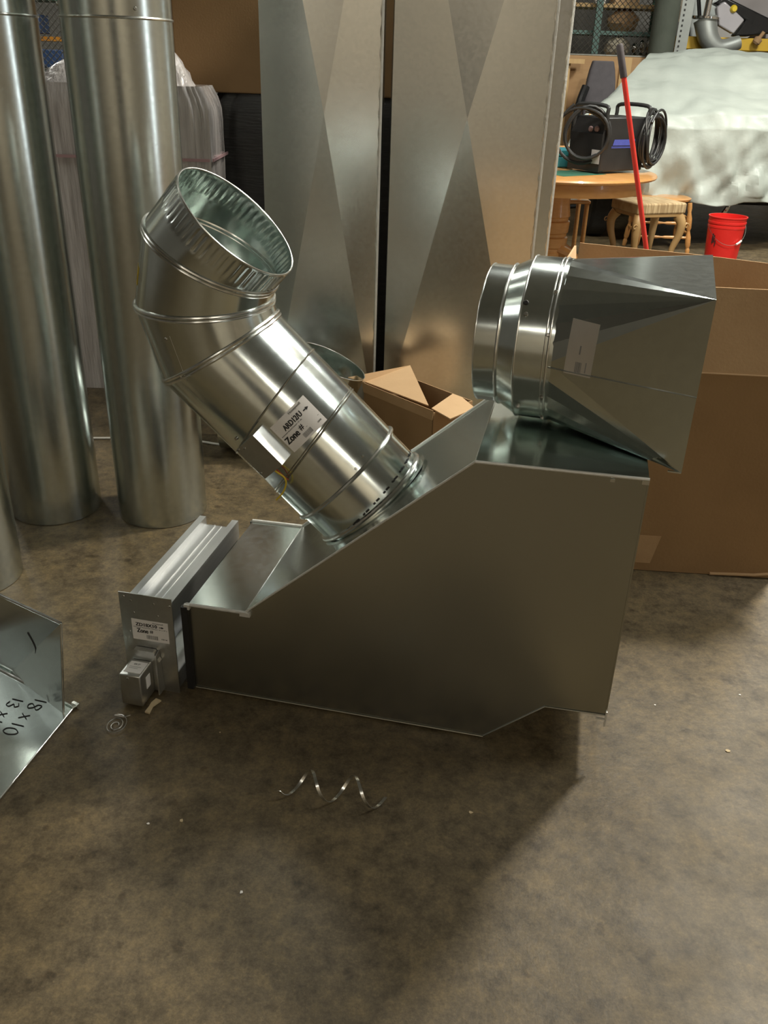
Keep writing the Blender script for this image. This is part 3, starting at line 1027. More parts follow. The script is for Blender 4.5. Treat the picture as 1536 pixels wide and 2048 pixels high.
# wall with a diagonal cross-break: two facets
tl_, tr_ = C0 + wdir * WL + FZ * WHt, C0 + FZ * WHt
bl_, br_ = C0 + wdir * WL, C0
mid = C0 + wdir * 0.243
mt = mid + FZ * WHt
w1 = MB()
w1.prism([br_ + wn * 0.035, tr_, mid], -wn * 0.0015)
w1.build('end_wall', 'sheet_bright', lp, smooth=0)
w2 = MB()
lean = -wn * 0.002
w2.prism([tr_, tl_ + lean, bl_, mid], -wn * 0.0015)
w2.build('end_wall', 'sheet_bright', lp, smooth=0)
fp = [C0, C0 + wdir * WL, C0 + wdir * WL + edir * PL, C0 + edir * PL]
MB().prism(fp, -FZ * 0.0015).build('floor_panel', 'sheet_bright', lp, smooth=0)
for a, b, r_ in ((tr_, tl_ + lean, 0.004), (br_ + wn * 0.035, tr_, 0.003), (C0, C0 + edir * PL, 0.0022)):
    MB().tube([a, b], r_, 8).build('hem', 'seam', lp)
MB().tube([C0 + wdir * 0.0 + wn * 0.006 + FZ * 0.002, C0 + wdir * WL + wn * 0.006 + FZ * 0.002], 0.004, 8).build('lock_seam', 'seam', lp)
MB().box(C0 + FZ * 0.006 - wdir * 0.004, (0.02, 0.008, 0.012), wdir, wn).build('corner_tab', 'seam', lp)
MB().tube(smooth_path([C0 + wdir * 0.135 + wn * 0.001 + FZ * 0.17, C0 + wdir * 0.115 + wn * 0.001 + FZ * 0.13, C0 + wdir * 0.125 + wn * 0.001 + FZ * 0.08, C0 + wdir * 0.09 + wn * 0.001 + FZ * 0.03]), 0.0012, 6).build('pen_mark', 'ink', lp)


def stroke_text(strokes, o, ax_, ay_, sc, th=0.0010):
    mb = MB()
    for st in strokes:
        pts = [V(o) + V(ax_) * (x * sc) + V(ay_) * (y * sc) for x, y in st]
        pts = smooth_path(pts, 5) if len(pts) > 2 else pts
        mb.tube(pts, th, 6)
    return mb


# the writing: reading direction runs towards the viewer, letter tops point right
G1 = [[(0, 0.1), (0.05, 1.0)]]
G8 = [[(0.5, 0.9), (0.15, 0.95), (0.1, 0.65), (0.4, 0.45), (0.5, 0.15), (0.2, 0.0), (0.05, 0.2), (0.3, 0.5), (0.55, 0.75), (0.5, 0.9)]]
G3 = [[(0.05, 0.85), (0.3, 1.0), (0.45, 0.78), (0.2, 0.55), (0.48, 0.35), (0.35, 0.05), (0.0, 0.1)]]
GX = [[(0.0, 0.15), (0.45, 0.75)], [(0.05, 0.75), (0.45, 0.15)]]
G0 = [[(0.3, 1.0), (0.05, 0.6), (0.1, 0.1), (0.4, 0.0), (0.6, 0.4), (0.5, 0.9), (0.3, 1.0)]]


def place(glyphs):
    out = []
    for g, x in glyphs:
        out += [[(px_ + x, py_) for px_, py_ in st] for st in g]
    return out


rx = V((-0.028, -0.112, 0)).normalized()             # reading direction on the panel
ry = V((0.98, -0.20, 0)).normalized()                # tops of the letters
W1 = V((-0.862, 1.722, 0.0052))
hw = stroke_text(place([(G1, 0.0), (G8, 0.35), (GX, 1.45), (G1, 2.5), (G0, 2.85)]), W1, rx, ry, 0.037)
hw.build('handwriting', 'ink', lp, label='18 x 10 written in black marker')
W2 = V((-0.918, 1.722, 0.0052))
hw = stroke_text(place([(G1, 0.0), (G3, 0.3), (GX, 1.45), (G1, 2.4)]), W2, rx, ry, 0.034)
hw.build('handwriting', 'ink', lp, label='13 x 1 written in black marker')

# ================================================================ tall round pipes at the left
for (cx, cy, lab_) in ((-1.272, 2.30, 'tall round galvanized pipe cut off by the left edge, nearest of three standing pipes'),
                       (-1.172, 2.785, 'tall round galvanized pipe standing in the middle of the three at left'),
                       (-0.792, 2.79, 'tall round galvanized pipe standing rightmost of the three, behind the rectangular damper')):
    p = thing('round_pipe', lab_, 'duct pipe', (cx, cy, 0), 0, 'standing round pipes')
    tz = 1.535
    b0, b1, b2 = V((cx, cy, 0.002)), V((cx, cy, tz)), V((cx, cy, 2.55))
    up = V((0, 0, 1))
    X = V((1, 0, 0))
    rp_ = 0.1525
    sleeve([ring(b0, up, rp_, None, 96, X), ring(b1, up, rp_, None, 96, X)], [ring(b0, up, rp_ - .0015, None, 96, X), ring(b1, up, rp_ - .0015, None, 96, X)]).build('lower_section', 'pipe', p)
    sleeve([ring(b1, up, rp_ - 0.001, None, 96, X), ring(b2, up, rp_ - 0.001, None, 96, X)], [ring(b1, up, rp_ - .0025, None, 96, X), ring(b2, up, rp_ - .0025, None, 96, X)]).build('upper_section', 'pipe', p)
    tube_ring(b1, up, rp_, up, 0.0038, X).build('joint_bead', 'seam', p)
    d = V((math.cos(R(-55)), math.sin(R(-55)), 0))
    screw(b1 + up * 0.022 + d * (rp_ - 0.001), d, 0.005, 0.005).build('screw', 'screw', p)
    d = V((math.cos(R(-160)), math.sin(R(-160)), 0))
    screw(b1 + up * 0.03 + d * (rp_ - 0.001), d, 0.005, 0.005).build('screw', 'screw', p)

# ================================================================ tall cross-broken rectangular ducts


def tall_duct(label, x0, x1, y0, depth, hgt, zc, notch, bow):
    t = thing('rectangular_duct', label, 'duct', ((x0 + x1) / 2, y0 + depth / 2, 0), 0, 'standing rectangular ducts')
    z0 = 0.003
    cz = zc
    c = V(((x0 + x1) / 2 + notch, y0 - bow, cz))
    a, b_, cc, d = V((x0, y0, z0)), V((x1, y0, z0)), V((x1, y0, hgt)), V((x0, y0, hgt))
    mb = MB()
    k = 0.0016
    pts = [a, b_, cc, d, c]
    back = [p + V((0, k, 0)) for p in pts]
    mb.add(pts + back, [(0, 1, 4), (1, 2, 4), (2, 3, 4), (3, 0, 4), (6, 5, 9), (7, 6, 9), (8, 7, 9), (5, 8, 9), (0, 5, 6, 1), (1, 6, 7, 2), (2, 7, 8, 3), (3, 8, 5, 0)])
    mb.build('front_panel', 'duct', t, smooth=0)
    cR = V((x1 + bow * 0.8, y0 + depth / 2, cz))
    for xs, sg in ((x1, 1), (x0, -1)):
        q = [V((xs, y0, z0)), V((xs, y0 + depth, z0)), V((xs, y0 + depth, hgt)), V((xs, y0, hgt)), V((xs + sg * bow * 0.15, y0 + depth / 2, cz))]
        qb = [p - V((sg * k, 0, 0)) for p in q]
        MB().add(q + qb, [(0, 1, 4), (1, 2, 4), (2, 3, 4), (3, 0, 4), (6, 5, 9), (7, 6, 9), (8, 7, 9), (5, 8, 9), (0, 5, 6, 1), (1, 6, 7, 2), (2, 7, 8, 3), (3, 8, 5, 0)]).build('side_panel', 'duct', t, smooth=0)
    MB().box(((x0 + x1) / 2, y0 + depth, (z0 + hgt) / 2), (x1 - x0, k, hgt - z0)).build('back_panel', 'duct', t)
    # lock seam along the right front corner with its hammer marks
    sm = MB().box((x1 - 0.004, y0 - 0.0035, (z0 + hgt) / 2), (0.009, 0.005, hgt - z0))
    sm.build('lock_seam', 'edge', t, bevel=0.001)
    nz = 64
    zz = [0.1 + i * (hgt - 0.2) / (2 * nz) for i in range(2 * nz + 1)]
    tooth = [V((x1 - 0.0085, y0 - 0.004, z)) for z in (zz[-1], zz[0])] + [V((x1 - (0.0145 if (i // 2) % 2 else 0.0105), y0 - 0.004, z)) for i, z in enumerate(zz)]
    MB().prism(tooth, V((0, 0.0035, 0))).build('hammer_marks', 'seam', t)
    return t


tall_duct('tall rectangular galvanized duct with cross-broken front, standing left behind the elbow', -0.530, -0.060, 3.75, 0.36, 2.45, 1.262, 0.012, 0.042)
tall_duct('wider tall rectangular galvanized duct standing right behind the transition, its side seam bright', -0.022, 0.588, 3.75, 0.40, 2.45, 1.265, -0.012, 0.050)

tall_duct('narrow tall galvanized duct behind the right edge of the wider duct, beside the oak table', 0.34, 0.728, 4.23, 0.36, 2.45, 1.27, 0.0, 0.05)

# ================================================================ things behind the pipes
wr = thing('wrapped_pallet', 'pallet load wrapped in clear wrinkled stretch film behind the round pipes', 'wrapped goods', (-1.1, 4.4, 0))


def wrapped_block(x0, x1, y0, y1, z0, z1, seed):
    mb = MB()
    rings = []
    n = 96
    for iz in range(30):
        t = iz / 29
        z = z0 + (z1 - z0) * t
        rg = []
        for k in range(n):
            a = 2 * PI * k / n
            ex = 0.22
            cxn = math.copysign(abs(math.cos(a)) ** ex, math.cos(a))
            syn = math.copysign(abs(math.sin(a)) ** ex, math.sin(a))
            sh = 1 - 0.10 * max(0, t - 0.9) * 10 * max(0, t - 0.9) * 10
            x = (x0 + x1) / 2 + cxn * (x1 - x0) / 2 * sh
            y = (y0 + y1) / 2 + syn * (y1 - y0) / 2 * sh
            w = mnoise.noise(V((a * 14 + z * 1.5, z * 1.2, seed))) * 0.010 + mnoise.noise(V((a * 5, z * 7, seed + 3))) * 0.006
            rg.append(V((x * 1 + cxn * w, y + syn * w, z)))
        rings.append(rg)
    mb.loft(rings, True, True, True)
    return mb


wrapped_block(-1.66, -0.795, 4.04, 4.42, 0.0, 1.335, 2).build('film_wrap', 'film', wr, smooth=60)
# gathered top of the film
tp = MB()
for (bx, by, bz, h_, w_) in ((-1.00, 4.22, 1.29, 0.19, 0.12), (-1.42, 4.2, 1.30, 0.12, 0.16), (-1.18, 4.25, 1.30, 0.16, 0.14)):
    rings = []
    for i in range(7):
        t = i / 6
        rr_ = w_ * (1 - t) ** 0.8 + 0.02
        rings.append([V((bx + math.cos(2 * PI * k / 20) * rr_ * (1 + 0.3 * mnoise.noise(V((k * 1.3, t * 3, bx)))), by + math.sin(2 * PI * k / 20) * rr_ * 0.8, bz + h_ * t + 0.02 * mnoise.noise(V((k, t * 4, 1))))) for k in range(20)])
    tp.loft(rings, True, True, True)
tp.build('film_top', 'film', wr, smooth=50, label='gathered film at the top')
bd = MB()
for z in (1.05,):
    bd.box((-1.23, 4.032, z), (0.86, 0.006, 0.012)).box((-0.789, 4.23, z), (0.006, 0.36, 0.012))
bd.build('strap', 'film_band', wr, label='pinkish strap round the load')

bs = thing('shade_block', 'dark block between the film-wrapped load and the tall ducts, shade put into its colour', 'wrapped goods', (-0.38, 4.7, 0))
wrapped_block(-0.90, 0.14, 4.46, 5.0, 0.0, 1.30, 9).build('shade_body', 'stand_in_dark', bs, smooth=60)  # coloured dark to stand for soft shade on wrapped cardboard

cbx = thing('tall_carton', 'tall brown cardboard carton standing on the block of painted shade behind the ducts', 'cardboard box', (-0.5, 4.72, 1.302))
MB().box((-0.48, 4.72, 1.582), (1.08, 0.50, 0.56)).build('carton_body', 'card_dark', cbx, bevel=0.006)
MB().box((-0.48, 4.469, 1.80), (1.07, 0.002, 0.05)).build('tape', 'card', cbx)

# ---- loose cable on the floor between the pipes
ca = smooth_path([V((-1.62, 3.42, 0.006)), V((-1.3, 3.40, 0.006)), V((-1.1, 3.415, 0.006)), V((-0.9, 3.43, 0.006)), V((-0.7, 3.38, 0.006))], 6)
tag(MB().tube(ca, 0.005, 8).build('cable', 'white_plastic', loc=(-1.1, 3.41, 0)), 'thin white cable lying across the floor behind the round pipes', 'cable')

# ================================================================ small open carton behind the slope
sb = thing('small_carton', 'small open tan cardboard carton on the floor between the round damper and the tall ducts', 'cardboard box', (0.1, 3.4, 0))
S1, S2 = V((-0.101, 3.487, 0)), V((0.177, 3.185, 0))
sd = (S2 - S1).normalized()
sn = V((-sd.y, sd.x, 0))
zt = 0.25
wl = (S2 - S1).length
k = 0.004


def sq(a, b, c, d):
    return [S1 + sd * p[0] + sn * p[1] + FZ * p[2] for p in (a, b, c, d)]


walls = MB()
walls.prism(sq((0, 0, 0.002), (wl, 0, 0.002), (wl, 0, zt), (0, 0, zt)), sn * k)
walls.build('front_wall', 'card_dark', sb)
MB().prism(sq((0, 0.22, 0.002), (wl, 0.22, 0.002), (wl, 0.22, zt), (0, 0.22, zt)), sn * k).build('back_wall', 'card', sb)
MB().prism(sq((0, 0, 0.002), (0, 0.22, 0.002), (0, 0.22, zt), (0, 0, zt)), sd * k).build('side_wall', 'card', sb)
MB().prism(sq((wl, 0, 0.002), (wl, 0.22, 0.002), (wl, 0.22, zt), (wl, 0, zt)), -sd * k).build('side_wall', 'card', sb)
MB().prism(sq((0, 0, zt - 0.03), (wl, 0, zt - 0.03), (wl + 0.005, -0.004, zt + 0.012), (-0.005, -0.004, zt + 0.012)), -sn * 0.003).build('folded_flap', 'card', sb, label='folded strip along the front rim')
MB().prism([V((-0.165, 3.445, 0.292)), V((-0.095, 3.482, 0.262)), V((0.160, 3.225, 0.262)), V((0.091, 3.617, 0.297))], FZ * 0.004).build('lid_flap', 'card_light', sb, label='bright tan lid flap, light put into its colour')
MB().prism([V((0.172, 3.215, 0.255)), V((0.24, 3.129, 0.247)), V((0.345, 3.25, 0.248)), V((0.30, 3.36, 0.252)), V((0.263, 3.385, 0.257))], FZ * 0.004).build('side_flap', 'card_light', sb)

# galvanized round end piece behind the carton is the second elbow; nothing else there

# ================================================================ large open cardboard box at the right
bx = thing('cardboard_box', 'large open brown cardboard box standing at right behind the transition', 'cardboard box', (0.92, 2.75, 0))
byaw = R(-3.5)
bd_, bb_ = V((math.cos(byaw), math.sin(byaw), 0)), V((-math.sin(byaw), math.cos(byaw), 0))
BO = V((1.262, 2.440, 0))


def Bp(x, y, z):
    return BO + bd_ * x + bb_ * y + FZ * z


BWd, BDp, BHt = 0.66, 0.56, 0.674
k = 0.006


def bpoly(pts, ext, name, m, label=None):
    return MB().prism([Bp(*p) for p in pts], ext).build(name, m, bx, label=label)


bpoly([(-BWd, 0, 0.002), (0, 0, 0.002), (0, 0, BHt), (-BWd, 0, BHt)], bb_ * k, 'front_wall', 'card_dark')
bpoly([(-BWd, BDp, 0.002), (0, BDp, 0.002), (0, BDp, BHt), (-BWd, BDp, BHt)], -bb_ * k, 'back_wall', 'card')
bpoly([(-BWd, k, 0.002), (-BWd, BDp - k, 0.002), (-BWd, BDp - k, BHt), (-BWd, k, BHt)], bd_ * k, 'side_wall', 'card')
bpoly([(0, k, 0.002), (0, BDp - k, 0.002), (0, BDp - k, BHt), (0, k, BHt)], -bd_ * k, 'side_wall', 'card')
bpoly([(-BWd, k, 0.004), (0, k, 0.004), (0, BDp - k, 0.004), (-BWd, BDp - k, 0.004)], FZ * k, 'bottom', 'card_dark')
bpoly([(-BWd + 0.01, 0, BHt + 0.001), (-0.002, 0, BHt + 0.001), (-0.004, 0.035, 0.913), (-BWd + 0.015, 0.035, 0.913)], bb_ * k, 'front_flap', 'card', 'front flap folded upright')
bpoly([(-BWd - 0.02, BDp, BHt + 0.001), (0, BDp, BHt + 0.001), (0.03, BDp + 0.0, 0.885), (-0.27, BDp + 0.02, 0.905), (-BWd - 0.005, BDp + 0.03, 0.925)], -bb_ * k, 'back_flap', 'card', 'back flap standing up')
bpoly([(-BWd, 0.02, BHt + 0.001), (-BWd, BDp - 0.02, BHt + 0.001), (-BWd - 0.03, BDp - 0.03, 0.925), (-BWd - 0.09, BDp - 0.24, 0.90), (-BWd - 0.10, 0.10, 0.86)], bd_ * k, 'side_flap', 'card_light', 'pale side flap tilted outwards')
bpoly([(0, 0.02, BHt + 0.001), (0, BDp - 0.02, BHt + 0.001), (0.10, BDp - 0.04, 0.86), (0.10, 0.04, 0.86)], -bd_ * k, 'side_flap', 'card')
bpoly([(-BWd + 0.12, -0.0012, 0.03), (-BWd + 0.265, -0.0012, 0.03), (-BWd + 0.285, -0.0012, 0.13), (-BWd + 0.12, -0.0012, 0.13)], bb_ * 0.001, 'sticker_residue', 'card', 'pale patch low on the front')
MB().tube([Bp(-BWd, -0.001, BHt), Bp(0, -0.001, BHt)], 0.0028, 6).build('fold_crease', 'card', bx)
MB().tube([Bp(-0.2, -0.002, 0.006), Bp(-0.06, -0.004, 0.012), Bp(0.0, -0.002, 0.02)], 0.005, 6).build('frayed_edge', 'card', bx)

# ================================================================ red pole
pole = thing('broom_pole', 'thin red pole with black grip leaning upright behind the large cardboard box', 'pole', (1.22, 3.9, 0))
PB, PT = V((1.325, 3.90, 0.004)), V((0.905, 4.10, 1.545))
pd = (PT - PB)
MB().tube([PB, PB + pd * 0.925], 0.0108, 14).build('pole_shaft', 'red_paint', pole)
MB().tube([PB + pd * 0.92, PB + pd * 0.995, PT], [0.0145, 0.0145, 0.010], 14).build('grip', 'grip', pole, label='black grip at the top')

# ================================================================ oak table
tx, ty = 1.25, 7.20
tb = thing('pedestal_table', 'round oak pedestal table behind the tall ducts, carrying the black welder', 'table', (tx, ty, 0))
MB().lathe((tx, ty, 0.722), [(0.0, 0), (0.70, 0), (0.735, 0.008), (0.742, 0.02), (0.735, 0.032), (0.715, 0.038), (0.0, 0.038)], seg=64).build('tabletop', 'oak', tb)
ap = MB()
ap.lathe((tx, ty, 0.630), [(0.625, 0), (0.66, 0.0), (0.665, 0.045), (0.66, 0.092), (0.625, 0.092)], seg=64)
ap.build('apron', 'oak', tb)
MB().lathe((tx - 0.02, ty - 0.06, 0.10), [(0.10, 0), (0.135, 0.02), (0.14, 0.06), (0.128, 0.07), (0.128, 0.09), (0.138, 0.10), (0.142, 0.17), (0.13, 0.18), (0.13, 0.20), (0.14, 0.21), (0.145, 0.29), (0.132, 0.30), (0.132, 0.32), (0.142, 0.33), (0.128, 0.42), (0.13, 0.46), (0.13, 0.53)], seg=40).build('pedestal', 'oak', tb)
for q in range(4):
    a = R(45 + 90 * q)
    dd = V((math.cos(a), math.sin(a), 0))
    cc = V((tx - 0.02, ty - 0.06, 0))
    pts = smooth_path([cc + dd * 0.10 + FZ * 0.18, cc + dd * 0.22 + FZ * 0.15, cc + dd * 0.36 + FZ * 0.075, cc + dd * 0.46 + FZ * 0.032], 5)
    MB().tube(pts, [0.05 - 0.02 * i / (len(pts) - 1) for i in range(len(pts))], 10).build('foot', 'oak', tb)

# ================================================================ welder on the table
wo = V((1.50, 6.90, 0.762))
wyaw = R(33)
wx, wy = V((math.cos(wyaw), math.sin(wyaw), 0)), V((-math.sin(wyaw), math.cos(wyaw), 0))
wl_ = thing('welder', 'black portable welding machine with coiled cables standing on the oak table', 'welding machine', tuple(wo), wyaw)


def Wp(x, y, z):
    return wo + wx * x + wy * y + FZ * z


WLn, WWd, WHt_ = 0.44, 0.33, 0.38
cs = MB().prism([Wp(0, 0, 0.015), Wp(0, WWd, 0.015), Wp(0, WWd, WHt_ * 0.72), Wp(0.03, WWd, WHt_), Wp(0.03, 0, WHt_), Wp(0, 0, WHt_ * 0.72)], wx * WLn).build('case', 'black_paint', wl_, bevel=0.008)
MB().prism([Wp(-0.012, 0.0, 0.012), Wp(-0.012, WWd, 0.012), Wp(-0.012, WWd, 0.27), Wp(-0.012, 0.0, 0.27)], wx * 0.012).build('front_plate', 'black_plastic', wl_)
MB().box(Wp(-0.014, 0.045, 0.115), (0.003, 0.085, 0.095), wx, wy).build('rating_sticker', 'grey_sticker', wl_, label='grey sticker on the front')
for y, z in ((0.15, 0.295), (0.09, 0.30)):
    MB().lathe(Wp(0.02, y, z), [(0.022, 0), (0.022, 0.012), (0.014, 0.02), (0.0001, 0.02)], -wx, 16).build('dial', 'dial', wl_)


def f_w(x, y, e):
    return Wp(0.10 + x, -0.001 - e, 0.175 + y)


pr = MB()
pr.add([f_w(0.0, 0.018, 0.0015), f_w(0.215, 0.018, 0.0015), f_w(0.228, 0.058, 0.0015), f_w(0.013, 0.058, 0.0015)], [(0, 1, 2, 3)])
rect2(pr, f_w, -0.01, 0.0, 0.245, 0.006, 0.0015)
rect2(pr, f_w, -0.01, 0.009, 0.245, 0.003, 0.0015)
pr.build('side_print', 'blue_print', wl_, label='blue slanted band and stripes on the side')
for xh in (0.015, WLn + 0.0):
    pts = [Wp(xh, 0.0, 0.30), Wp(xh - 0.005, 0.0, 0.40), Wp(xh, 0.03, 0.455), Wp(xh, WWd - 0.03, 0.455), Wp(xh, WWd, 0.40), Wp(xh, WWd, 0.30)]
    MB().tube(smooth_path(pts, 5), 0.014, 10).build('handle', 'rubber', wl_)
MB().box(Wp(WLn + 0.012, 0.035, 0.2), (0.012, 0.016, 0.30), wx, wy).box(Wp(WLn + 0.012, 0.16, 0.2), (0.012, 0.016, 0.30), wx, wy).build('rear_bracket', 'grey_steel', wl_)


def coil(c, ax_, r0, n, seed, tilt=0.12, sq=1.0):
    rnd = random.Random(seed)
    pts = []
    x, y = orth(ax_)
    N = 26
    ph = rnd.random() * 6
    for k in range(n):
        rr_ = r0 * rnd.uniform(0.80, 1.12)
        off = V(ax_) * rnd.uniform(-0.03, 0.03) + x * rnd.uniform(-0.025, 0.025) + y * rnd.uniform(-0.025, 0.025)
        tl2 = rnd.uniform(-tilt, tilt)
        for i in range(N):
            a = 2 * PI * i / N + ph
            pts.append(V(c) + off + x * math.cos(a) * rr_ + y * math.sin(a) * rr_ * sq + V(ax_) * (math.cos(a) * tl2 * rr_))
    # soften the joins
    for _ in range(6):
        pts = [pts[0]] + [(pts[i - 1] + pts[i] * 2 + pts[i + 1]) / 4 for i in range(1, len(pts) - 1)] + [pts[-1]]
    return pts


MB().tube(coil(Wp(-0.07, 0.13, 0.275), (wx * 0.8 + wy * 0.6).normalized(), 0.20, 4, 4), 0.011, 8).build('torch_cable', 'rubber', wl_, label='coiled torch cable on the front')
MB().tube(coil(Wp(WLn + 0.09, 0.02, 0.235), (wx * 0.35 - wy * 0.93).normalized(), 0.20, 10, 12, 0.2), 0.009, 8).build('ground_cable', 'rubber', wl_, label='thick bundle of coiled cable at the rear')

# teal case on the table
tc_ = thing('tool_case', 'teal plastic tool case on the oak table beside the welder', 'tool case', (1.22, 7.25, 0.762), R(12))
MB().box((1.20, 7.40, 0.80), (0.36, 0.22, 0.076)).build('case_base', 'teal', tc_, bevel=0.008)
MB().box((1.20, 7.40, 0.866), (0.365, 0.225, 0.052)).build('case_lid', 'teal', tc_, bevel=0.01)
MB().box((1.22, 7.286, 0.842), (0.05, 0.01, 0.04)).build('latch', 'black_plastic', tc_)
rg = thing('folded_mat', 'dark green folded mat under the welder on the oak table', 'mat', (1.25, 6.95, 0.7605))
MB().box((1.30, 6.92, 0.7613), (0.42, 0.30, 0.0012), wx, wy).build('mat_sheet', 'green_steel', rg)

# ================================================================ oak chair behind the table, stool in front
ch = thing('oak_chair', 'oak spindle chair with turned legs behind the upholstered stool', 'chair', (2.38, 8.2, 0))


def turned(p0, p1, r, name, m, par):
    p0, p1 = V(p0), V(p1)
    pr_ = [(0.75, 0), (1.0, .1), (0.7, .14), (1.1, .2), (1.15, .35), (0.7, .45), (0.7, .48), (1.1, .52), (1.2, .7), (0.75, .82), (1.0, .9), (0.9, 1)]
    d = p1 - p0
    return MB().lathe(p0, [(a * r, b * d.length) for a, b in pr_], d, 14).build(name, m, par)


cx, cy = 2.38, 8.2
sx = 0.21
for a, b in ((-1, -1), (1, -1), (-1, 1), (1, 1)):
    turned((cx + a * sx * 1.12, cy + b * 0.2, 0.002), (cx + a * sx * 0.9, cy + b * 0.17, 0.44), 0.021, 'leg', 'oak', ch)
MB().lathe((cx, cy, 0.435), [(0.0, 0), (0.20, 0), (0.235, 0.012), (0.24, 0.028), (0.22, 0.036), (0.0, 0.033)], seg=32).build('seat', 'oak', ch)
for z in (0.15, 0.27):
    turned((cx - sx * 1.04, cy - 0.19, z), (cx + sx * 1.04, cy - 0.19, z), 0.012, 'stretcher', 'oak', ch)
    turned((cx - sx * 1.05, cy - 0.18, z + 0.03), (cx - sx * 1.05, cy + 0.19, z + 0.03), 0.012, 'stretcher', 'oak', ch)
    turned((cx + sx * 1.05, cy - 0.18, z + 0.03), (cx + sx * 1.05, cy + 0.19, z + 0.03), 0.012, 'stretcher', 'oak', ch)

ch2 = thing('oak_chair', 'oak chair with carved finial back posts behind the table, beside the tall ducts', 'chair', (1.35, 8.15, 0))
for a in (-1, 1):
    MB().lathe((1.42 + a * 0.2, 8.1, 0.45), [(0.018, 0), (0.02, 0.25), (0.014, 0.36), (0.022, 0.38), (0.014, 0.40), (0.02, 0.42), (0.034, 0.46), (0.05, 0.52), (0.046, 0.57), (0.028, 0.63), (0.002, 0.67)], seg=16).build('back_post', 'oak', ch2)
    MB().cyl((1.42 + a * 0.2, 8.1, 0.002), (1.42 + a * 0.2, 8.1, 0.46), 0.02).build('leg', 'oak', ch2)
    MB().cyl((1.42 + a * 0.2, 7.75, 0.002), (1.42 + a * 0.2, 7.75, 0.44), 0.02).build('leg', 'oak', ch2)
MB().box((1.42, 7.93, 0.455), (0.45, 0.42, 0.03)).build('seat', 'oak', ch2, bevel=0.01)
MB().box((1.42, 8.1, 0.83), (0.36, 0.025, 0.06)).build('back_rail', 'oak', ch2, bevel=0.006)

st = thing('upholstered_stool', 'stool with striped tan upholstered seat and carved cabriole legs right of the oak table', 'stool', (2.08, 7.55, 0), R(20))
stx, sty = V((math.cos(R(20)), math.sin(R(20)), 0)), V((-math.sin(R(20)), math.cos(R(20)), 0))
so = V((2.10, 7.62, 0))


def Sp(x, y, z):
    return so + stx * x + sty * y + FZ * z


MB().box(Sp(0, 0, 0.462), (0.46, 0.40, 0.085), stx, sty).build('cushion', 'fabric', st, bevel=0.014)
MB().box(Sp(0, 0, 0.41), (0.44, 0.38, 0.03), stx, sty).build('seat_rail', 'leg_wood', st, bevel=0.004)
for a, b in ((-1, -1), (1, -1), (-1, 1), (1, 1)):
    o = Sp(a * 0.19, b * 0.16, 0)
    od = (stx * a + sty * b).normalized()
    pts = smooth_path([o + FZ * 0.40, o + od * 0.035 + FZ * 0.34, o + od * 0.03 + FZ * 0.25, o - od * 0.01 + FZ * 0.12, o + od * 0.005 + FZ * 0.03, o + od * 0.03 + FZ * 0.012], 5)
    rads = [0.042, 0.046, 0.046, 0.042, 0.04]
    n_ = len(pts)
    lg = MB().tube(pts, [0.045 - 0.028 * min(1, i / (n_ * 0.75)) + (0.008 if i > n_ * 0.85 else 0) for i in range(n_)], 12).build('leg', 'leg_wood', st)
    spi = [o + od * (0.080 - 0.0) + FZ * 0.325 + (stx * math.cos(t) + FZ * math.sin(t)) * (0.026 - 0.0035 * t) for t in [i * 0.5 for i in range(13)]]
    MB().tube(spi, 0.005, 6).build('carved_scroll', 'leg_wood', lg)

# ================================================================ red bucket
bu = thing('bucket', 'red plastic bucket with wire handle on the floor in front of the covered car', 'bucket', (2.84, 7.80, 0))
bcx, bcy = 2.84, 7.80
MB().lathe((bcx, bcy, 0.002), [(0.0, 0), (0.128, 0), (0.133, 0.006), (0.150, 0.28), (0.154, 0.285), (0.154, 0.30), (0.150, 0.303), (0.151, 0.315), (0.156, 0.318), (0.156, 0.332), (0.152, 0.335), (0.154, 0.362), (0.160, 0.366), (0.160, 0.374), (0.150, 0.374), (0.145, 0.28), (0.126, 0.012), (0.0, 0.012)], seg=48).build('pail', 'red_plastic', bu)
hp = []
for i in range(19):
    a = PI * i / 18
    hp.append(V((bcx - 0.160 * math.cos(a), bcy - 0.166 * math.sin(a), 0.31 - 0.15 * math.sin(a))))
MB().tube(hp, 0.0016, 6).build('bail', 'fence', bu)
MB().tube([hp[11], hp[12], hp[13]], 0.009, 10).build('grip', 'white_plastic', bu, label='white handle grip')


def f_bk(x, y, e):
    a = R(-150) + x / 0.145
    return V((bcx + math.cos(a) * (0.1475 + e), bcy + math.sin(a) * (0.1475 + e), 0.16 + y))


pr = MB()
rect2(pr, f_bk, 0.0, 0.0, 0.012, 0.08, 0.001)
rect2(pr, f_bk, 0.016, 0.01, 0.010, 0.06, 0.001)
rect2(pr, f_bk, 0.03, -0.02, 0.008, 0.05, 0.001)
pr.build('side_print', 'ink', bu, label='dark print on the left side')

# ================================================================ car under its cover
car = thing('covered_car', 'car under a wrinkled pale grey-green cover behind the bucket', 'covered car', (3.4, 10, 0))


